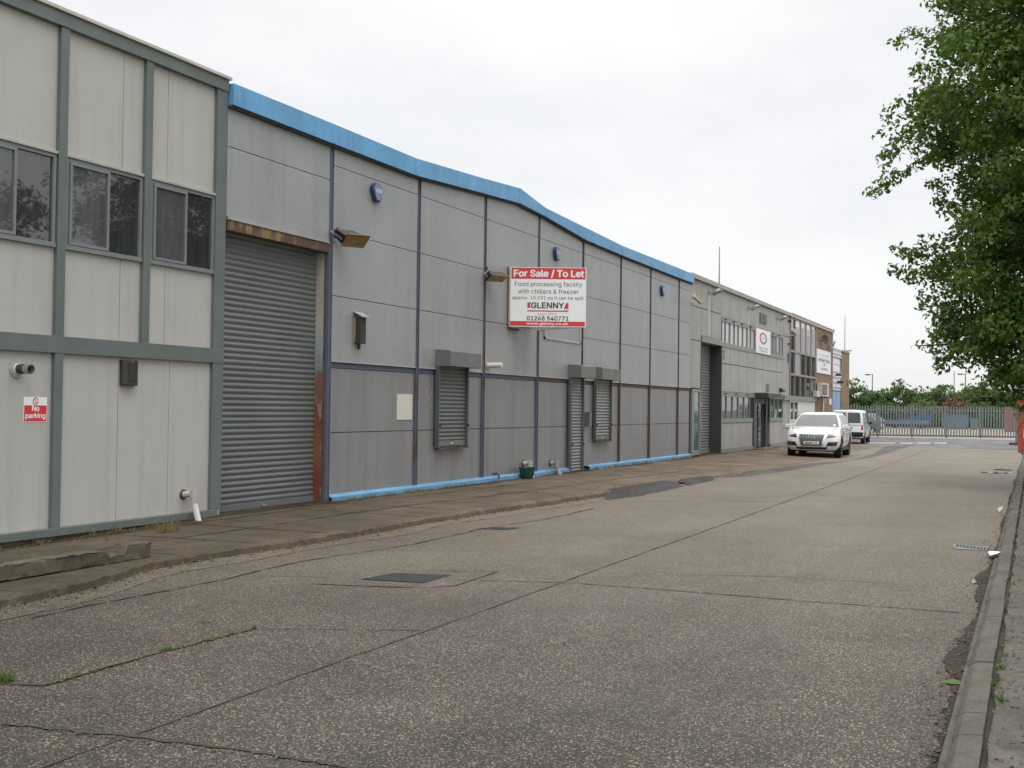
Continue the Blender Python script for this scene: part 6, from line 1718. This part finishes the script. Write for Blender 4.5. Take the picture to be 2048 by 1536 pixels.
class Car:
    def __init__(self, name, label, cat, loc, rz, paint, af, ar, hw_, zb, shoulder, levels, gh, ef=(.22, .28), er=(.12, .22), es=9, wheels=(1.4, -1.4), wr=.36, crown=.03):
        self.t = thing(name, label, cat, loc, rz); self.paint = paint
        self.af, self.ar, self.hw, self.ef, self.er, self.es, self.zb, self.sh, self.lv, self.gh = af, ar, hw_, ef, er, es, zb, shoulder, levels, gh
        rings = []
        for (t, wk, fk, rk) in levels: rings.append(self.ring(t, wk, fk, rk))
        wk, fk, rk = levels[-1][1:]
        for s_ in (.93, .75, .45, .15):
            sx = 1-(1-s_)*.35
            rings.append([(x*sx, y*s_, ip(shoulder, x*sx)+crown*(1-s_*s_)) for x, y in plan(af*fk, ar*rk, hw_*wk, ef, er, es)])
        q = MB(); q.add(*loft(rings)); self.body = q.build('body', paint, self.t, local=True, smooth=True)
        self.body.data.materials.append(M['car_cut'])
        cut = []
        for wx in wheels:
            for s_ in (-1, 1):
                q = MB(); q.cyl((wx, s_*(hw_-.30), wr+.01), (wx, s_*(hw_+.3), wr+.01), wr*1.16, wr*1.16, 30); c = q.build('cutter', M['car_cut'], None); cut.append(c); c.parent = self.t
        bpy.context.view_layer.update(); boolean_cut(self.body, cut)
        setsmooth(self.body.data, 35)
        # cabin
        rings = [self.gring(t) for t in (-.06, 0, .2, .4, .6, .8, .93)]
        f, r, h, z = self.gpar(.93); n0 = rings[-1]
        for k, dz in ((.94, .035), (.8, .06), (.5, .075), (.2, .08)):
            rings.append([(f*0+(p[0]-(f+r)/2)*(1-(1-k)*.6)+(f+r)/2, p[1]*k, p[2]+dz*gh.get('dome', 1)) for p in n0])
        q = MB(); q.add(*loft(rings)); self.cabin = q.build('cabin', paint, self.t, local=True, smooth=True)
    def ring(self, t, wk, fk, rk):
        return [(x, y, self.zb+t*(ip(self.sh, x)-self.zb)) for x, y in plan(self.af*fk, self.ar*rk, self.hw*wk, self.ef, self.er, self.es)]
    def front(self, y, z, lift=.01):
        t = max(0, min(1, (z-self.zb)/(ip(self.sh, self.af*.93)-self.zb)))
        wk, fk, rk = [ip([(l[0], l[j]) for l in self.lv], t) for j in (1, 2, 3)]
        return nose(y, self.af*fk, self.hw*wk, *self.ef)+lift
    def rear(self, y, z, lift=.01):
        t = max(0, min(1, (z-self.zb)/(ip(self.sh, -self.ar*.93)-self.zb)))
        wk, fk, rk = [ip([(l[0], l[j]) for l in self.lv], t) for j in (1, 2, 3)]
        return -nose(y, self.ar*rk, self.hw*wk, *self.er)-lift
    def gpar(self, t):
        g = self.gh; k = max(0, t)
        c = math.sin(k*math.pi/2)*.25+k*.75
        return (g['f0']+(g['f1']-g['f0'])*k+g.get('fb', .05)*math.sin(math.pi*k), g['r0']+(g['r1']-g['r0'])*k-g.get('rb', .04)*math.sin(math.pi*k), g['h0']+(g['h1']-g['h0'])*k+g.get('hb', .03)*math.sin(math.pi*k), t)
    def gring(self, t):
        f, r, h, z = self.gpar(t); g = self.gh
        return [(x, y, self.gz(x, t)) for x, y in plan(f, -r, h, g.get('ef', (.12, .10)), g.get('er', (.06, .08)))]
    def gz(self, x, t):
        b = ip(self.sh, x) if self.gh.get('follow', 1) else self.gh['zb']
        return b-.01+t*(self.gh['roof']-b)
    def gside(self, x, t, s_, lift=.006):
        f, r, h, z = self.gpar(t)
        return (x, s_*(h+lift), self.gz(x, t))
    def gend(self, v, t, front=True, lift=.006):
        f, r, h, z = self.gpar(t)
        x = nose(v*h, f, h, *self.gh.get('ef', (.12, .10)))+lift if front else -nose(v*h, -r, h, *self.gh.get('er', (.06, .08)))-lift
        return (x, v*h, self.gz(x, t))
    def patch(self, name, fn, nu, nv, m, parent=None):
        q = MB(); vs = [fn(i/nu, j/nv) for i in range(nu+1) for j in range(nv+1)]
        q.add(vs, [(i*(nv+1)+j, (i+1)*(nv+1)+j, (i+1)*(nv+1)+j+1, i*(nv+1)+j+1) for i in range(nu) for j in range(nv)])
        return q.build(name, m, parent or self.t, local=True, smooth=True)
    def fpatch(self, name, c, m, lift=.012, parent=None, rear=False, nu=8, nv=4):
        """four corner patch (y, z) laid on the nose (or tail), with a skirt to the body"""
        fx = self.rear if rear else self.front
        def at(a, b, l):
            y = (c[0][0]*(1-a)+c[1][0]*a)*(1-b)+(c[3][0]*(1-a)+c[2][0]*a)*b; z = (c[0][1]*(1-a)+c[1][1]*a)*(1-b)+(c[3][1]*(1-a)+c[2][1]*a)*b
            return (fx(y, z, l), y, z)
        q = MB(); vs = [at(i/nu, j/nv, lift) for i in range(nu+1) for j in range(nv+1)]
        fs = [(i*(nv+1)+j, (i+1)*(nv+1)+j, (i+1)*(nv+1)+j+1, i*(nv+1)+j+1) for i in range(nu) for j in range(nv)]
        q.add(vs, fs)
        rim = [(i/nu, 0) for i in range(nu+1)]+[(1, j/nv) for j in range(1, nv+1)]+[(i/nu, 1) for i in range(nu-1, -1, -1)]+[(0, j/nv) for j in range(nv-1, 0, -1)]
        vo = [at(a, b, lift) for a, b in rim]; vi = [at(a, b, -.03) for a, b in rim]; k = len(rim)
        q.add(vo+vi, [(i, (i+1) % k, k+(i+1) % k, k+i) for i in range(k)])
        return q.build(name, m, parent or self.t, local=True)
    def glass(self, sides, screen=(.90, .05, .90), back=(.86, .1, .88)):
        v, t0, t1 = screen
        self.patch('windscreen', lambda a, b: self.gend((2*a-1)*v*(1-.04*b), t0+(t1-t0)*b), 12, 6, M['car_glass'])
        if back:
            v2, t2, t3 = back
            self.patch('rear_window', lambda a, b: self.gend((2*a-1)*v2, t2+(t3-t2)*b, False), 10, 5, M['car_glass'])
        for s_ in (-1, 1):
            for (xa0, xb0, xa1, xb1) in sides:
                self.patch('side_window', lambda a, b: self.gside((xa0+(xb0-xa0)*a)*(1-b)+(xa1+(xb1-xa1)*a)*b, .07+.80*b, s_), 6, 5, M['car_glass'])

# white SUV coming towards the camera
cf = (G(1580, 912)+G(1668, 917))/2
suv_rz = math.pi+R(2.5)
fwdv = Vector((math.cos(suv_rz), math.sin(suv_rz), 0))
cpos = Vector((41.9, 7.22, 0))-fwdv*1.41
lv = [(0, .86, .955, .96), (.14, .955, .985, .985), (.35, 1.0, 1.0, 1.0), (.6, 1.0, .99, 1.0), (.8, .985, .965, .99), (.93, .955, .93, .975), (1.0, .915, .895, .955)]
suv = Car('suv', 'white SUV parked facing the camera half on the pavement', 'car', (cpos.x, cpos.y, .0), suv_rz, M['white_paint_car'], 2.31, 2.31, .94, .27,
          [(-2.3, 1.05), (-1.6, 1.10), (-.3, 1.07), (.75, 1.06), (1.15, 1.08), (1.6, 1.03), (2.0, .97), (2.2, .91), (2.31, .86)], lv,
          dict(f0=1.12, f1=.20, r0=-2.22, r1=-1.72, h0=.86, h1=.655, roof=1.58, fb=.06), wheels=(1.41, -1.40), wr=.37)
suv.glass([(.78, -.42, .22, -.42), (-.50, -1.28, -.50, -1.2), (-1.36, -1.92, -1.28, -1.62)], screen=(.93, .06, .90))
g = suv.fpatch('grille_surround', [(-.36, .41), (.36, .41), (.485, .865), (-.485, .865)], M['chrome'], .016)
gi = suv.fpatch('grille', [(-.33, .44), (.33, .44), (.45, .835), (-.45, .835)], M['car_dark'], .022, g)
q = MB()
for i in range(15):
    k = -1+2*(i+.5)/15
    pts = [(suv.front(k*.32+k*.12*(z-.45)/.37, z, .026), k*.32+k*.12*(z-.45)/.37, z) for z in (.45, .58, .7, .825)]; q.tube(pts, .007, 4)
q.build('grille_bars', M['steel'], g, local=True)
q = MB()
for i in range(4):
    yc = (i-1.5)*.085; q.tube([(suv.front(0, .76, .040), yc+.05*math.cos(t), .755+.05*math.sin(t)) for t in [2*math.pi*k/16 for k in range(17)]], .008, 5, False)
q.build('emblem', M['chrome'], g, local=True)
pl = suv.fpatch('number_plate', [(-.26, .475), (.26, .475), (.26, .585), (-.26, .585)], M['plate_white'], .045)
text('MUN1 22', .1, M['sign_black'], pl, (suv.front(0, .53, .056), 0, .53), (math.pi/2, 0, math.pi/2), .05, .40, hfit=.072)
for s_ in (-1, 1):
    f_ = lambda pts: [(s_*y, z) for y, z in pts]
    h_ = suv.fpatch('headlight', f_([(.50, .715), (.86, .745), (.885, .905), (.57, .885)]), M['lamp_clear'], .012)
    q = MB(); yc, zc = s_*.68, .80; q.cyl((suv.front(yc, zc, .012), yc, zc), (suv.front(yc, zc, .02), yc, zc), .035, .03, 12); q.build('projector', M['chrome'], h_, local=True)
    fg = suv.fpatch('fog_lamp_surround', f_([(.50, .42), (.83, .44), (.87, .575), (.56, .565)]), M['car_dark'], .012)
    q = MB(); yc, zc = s_*.72, .51; q.cyl((suv.front(yc, zc, .012), yc, zc), (suv.front(yc, zc, .025), yc, zc), .045, .04, 12); q.build('fog_lamp', M['lamp_clear'], fg, local=True)
    q = MB(); q.obox((.86, s_*1.0, 1.09), (1, 0, 0), (0, 1, 0), (0, 0, 1), .075, .12, .075); mr_ = q.build('mirror', M['white_paint_car'], suv.t, local=True, bevel=.03)
    q = MB(); q.obox((.86, s_*.985, 1.005), (1, 0, 0), (0, 1, 0), (0, 0, 1), .07, .12, .012); q.obox((.85, s_*.9, 1.01), (1, 0, 0), (0, 1, 0), (0, 0, 1), .03, .06, .02); q.build('mirror_base', M['car_dark'], mr_, local=True)
    q = MB(); q.tube([(.1, s_*.60, 1.60), (-.05, s_*.605, 1.635), (-1.4, s_*.60, 1.63), (-1.55, s_*.59, 1.58)], .014, 6); q.build('roof_rail', M['steel'], suv.t, local=True, smooth=True)
    for hx_ in (-.38, -1.24):
        q = MB(); q.box(hx_, hx_+.16, s_*.935, s_*.962, .865, .89); q.build('door_handle', M['white_paint_car'], suv.t, local=True)
    q = MB(); q.box(-1.0, 1.0, s_*.88, s_*.93, .25, .34); q.build('side_sill', M['car_dark'], suv.t, local=True)
suv.fpatch('lower_grille', [(-.48, .30), (.48, .30), (.56, .385), (-.56, .385)], M['car_dark'], .012)
q = MB(); q.box(-1.9, 1.95, -.72, .72, .22, .35); q.build('underbody', M['car_cut'], suv.t, local=True)
for s_ in (-1, 1):
    wheel(suv.t, 1.41, s_*.80, .37, .25, 5, R(4)); wheel(suv.t, -1.40, s_*.80, .37, .25, 5)
for s_ in (-1, 1):
    q = MB()
    q.tube([(suv.front(s_*.62, .9, .0)-.02, s_*.62, ip(suv.sh, 2.2)+.012), (1.9, s_*.70, ip(suv.sh, 1.9)+.016), (1.5, s_*.76, ip(suv.sh, 1.5)+.012), (1.15, s_*.79, ip(suv.sh, 1.15)+.01)], .006, 5)
    for gx_ in (.92, -.42, -1.30):
        q.tube([(gx_, s_*suv.hw*k_*.999, suv.zb+t_*(ip(suv.sh, gx_)-suv.zb)) for t_, k_ in ((.14, .957), (.35, 1.0), (.6, 1.0), (.8, .986), (.93, .957))], .006, 5)
    q.build('panel_gap', M['car_dark'], suv.t, local=True)
suv.patch('tax_disc', lambda a, b: suv.gend((.70+.1*a), .12+.1*b, True, .010), 2, 2, M['paper'])

# white van behind it, seen from the rear
vp = G(1697, 888.5)
van_rz = R(2.2)
lvv = [(0, .93, .97, .965), (.2, .99, 1, 1.0), (.5, 1, 1, 1), (.85, .985, .97, .985), (1, .95, .93, .97)]
vx_ = 60.6
vy_ = AT(1700, 880, 60).y+.30
van = Car('van', 'small white panel van parked nose away behind the SUV', 'van', (vx_+1.75, vy_, 0), van_rz, M['white_paint_car'], 2.15, 2.05, .84, .30,
          [(-2.1, 1.0), (.9, .98), (1.3, .96), (2.0, .84), (2.15, .75)], lvv,
          dict(f0=1.25, f1=.45, r0=-2.04, r1=-1.93, h0=.80, h1=.70, roof=1.72, er=(.03, .07), fb=.05, rb=.01, hb=.03, dome=.9), er=(.03, .10), ef=(.2, .2), wheels=(1.35, -1.25), wr=.31)
van.glass([(.95, .1, .45, .1)], back=None)
for a0, a1 in ((-.86, -.08), (.08, .86)):
    van.patch('rear_window', lambda a, b: van.gend(a0+(a1-a0)*a, .10+.72*b, False, .008), 6, 4, M['car_glass'])
q = MB(); q.box(-2.10, -2.035, -.006, .006, .42, 1.62); q.build('door_gap', M['car_dark'], van.t, local=True)
q = MB(); q.box(-2.125, -2.07, -.30, -.06, .80, .84); q.build('door_handle', M['car_dark'], van.t, local=True)
for s_ in (-1, 1):
    van.fpatch('tail_lamp', [(s_*.71, .70), (s_*.82, .70), (s_*.82, 1.0), (s_*.72, 1.0)], M['lamp_red'], .014, rear=True)
    q = MB(); q.obox((.72, s_*.93, 1.05), (1, 0, 0), (0, 1, 0), (0, 0, 1), .04, .08, .07); q.build('mirror', M['car_dark'], van.t, local=True, bevel=.02)
    for wx in (1.35, -1.25): wheel(van.t, wx, s_*.74, .31, .19, 8)
bm_ = van.fpatch('bumper', [(-.80, .36), (.80, .36), (.82, .60), (-.82, .60)], M['car_dark'], .05, rear=True)
q = MB(); q.box(-1.8, 1.8, -.65, .65, .24, .36); q.build('underbody', M['car_cut'], van.t, local=True)

# dark hatchback beyond the fence
hx = 92.0
hp = AT(1763, 860, hx)
car = Car('parked_car', 'dark silver car with red tail lamp behind the palisade fence', 'car', (hx, hp.y+1.8, yz(hx)), R(72), M['silver_car'], 2.1, 2.05, .87, .26,
          [(-2.05, .95), (-.3, .93), (.9, .93), (1.4, .88), (2.1, .70)], lv,
          dict(f0=1.1, f1=.25, r0=-1.95, r1=-1.35, h0=.80, h1=.60, roof=1.42), wheels=(1.25, -1.25), wr=.31)
car.glass([(.75, -.3, .25, -.3), (-.38, -1.35, -.38, -1.2)])
for s_ in (-1, 1):
    car.fpatch('tail_lamp', [(s_*.55, .72), (s_*.84, .72), (s_*.84, .92), (s_*.60, .92)], M['lamp_red'], .014, rear=True)
    car.fpatch('headlight', [(s_*.5, .6), (s_*.8, .62), (s_*.8, .74), (s_*.55, .72)], M['lamp_clear'], .012)
    for wx in (1.25, -1.25): wheel(car.t, wx, s_*.77, .31, .19, 6)
car.fpatch('number_plate', [(-.26, .50), (.26, .50), (.26, .61), (-.26, .61)], M['plate_white'], .02, rear=True)
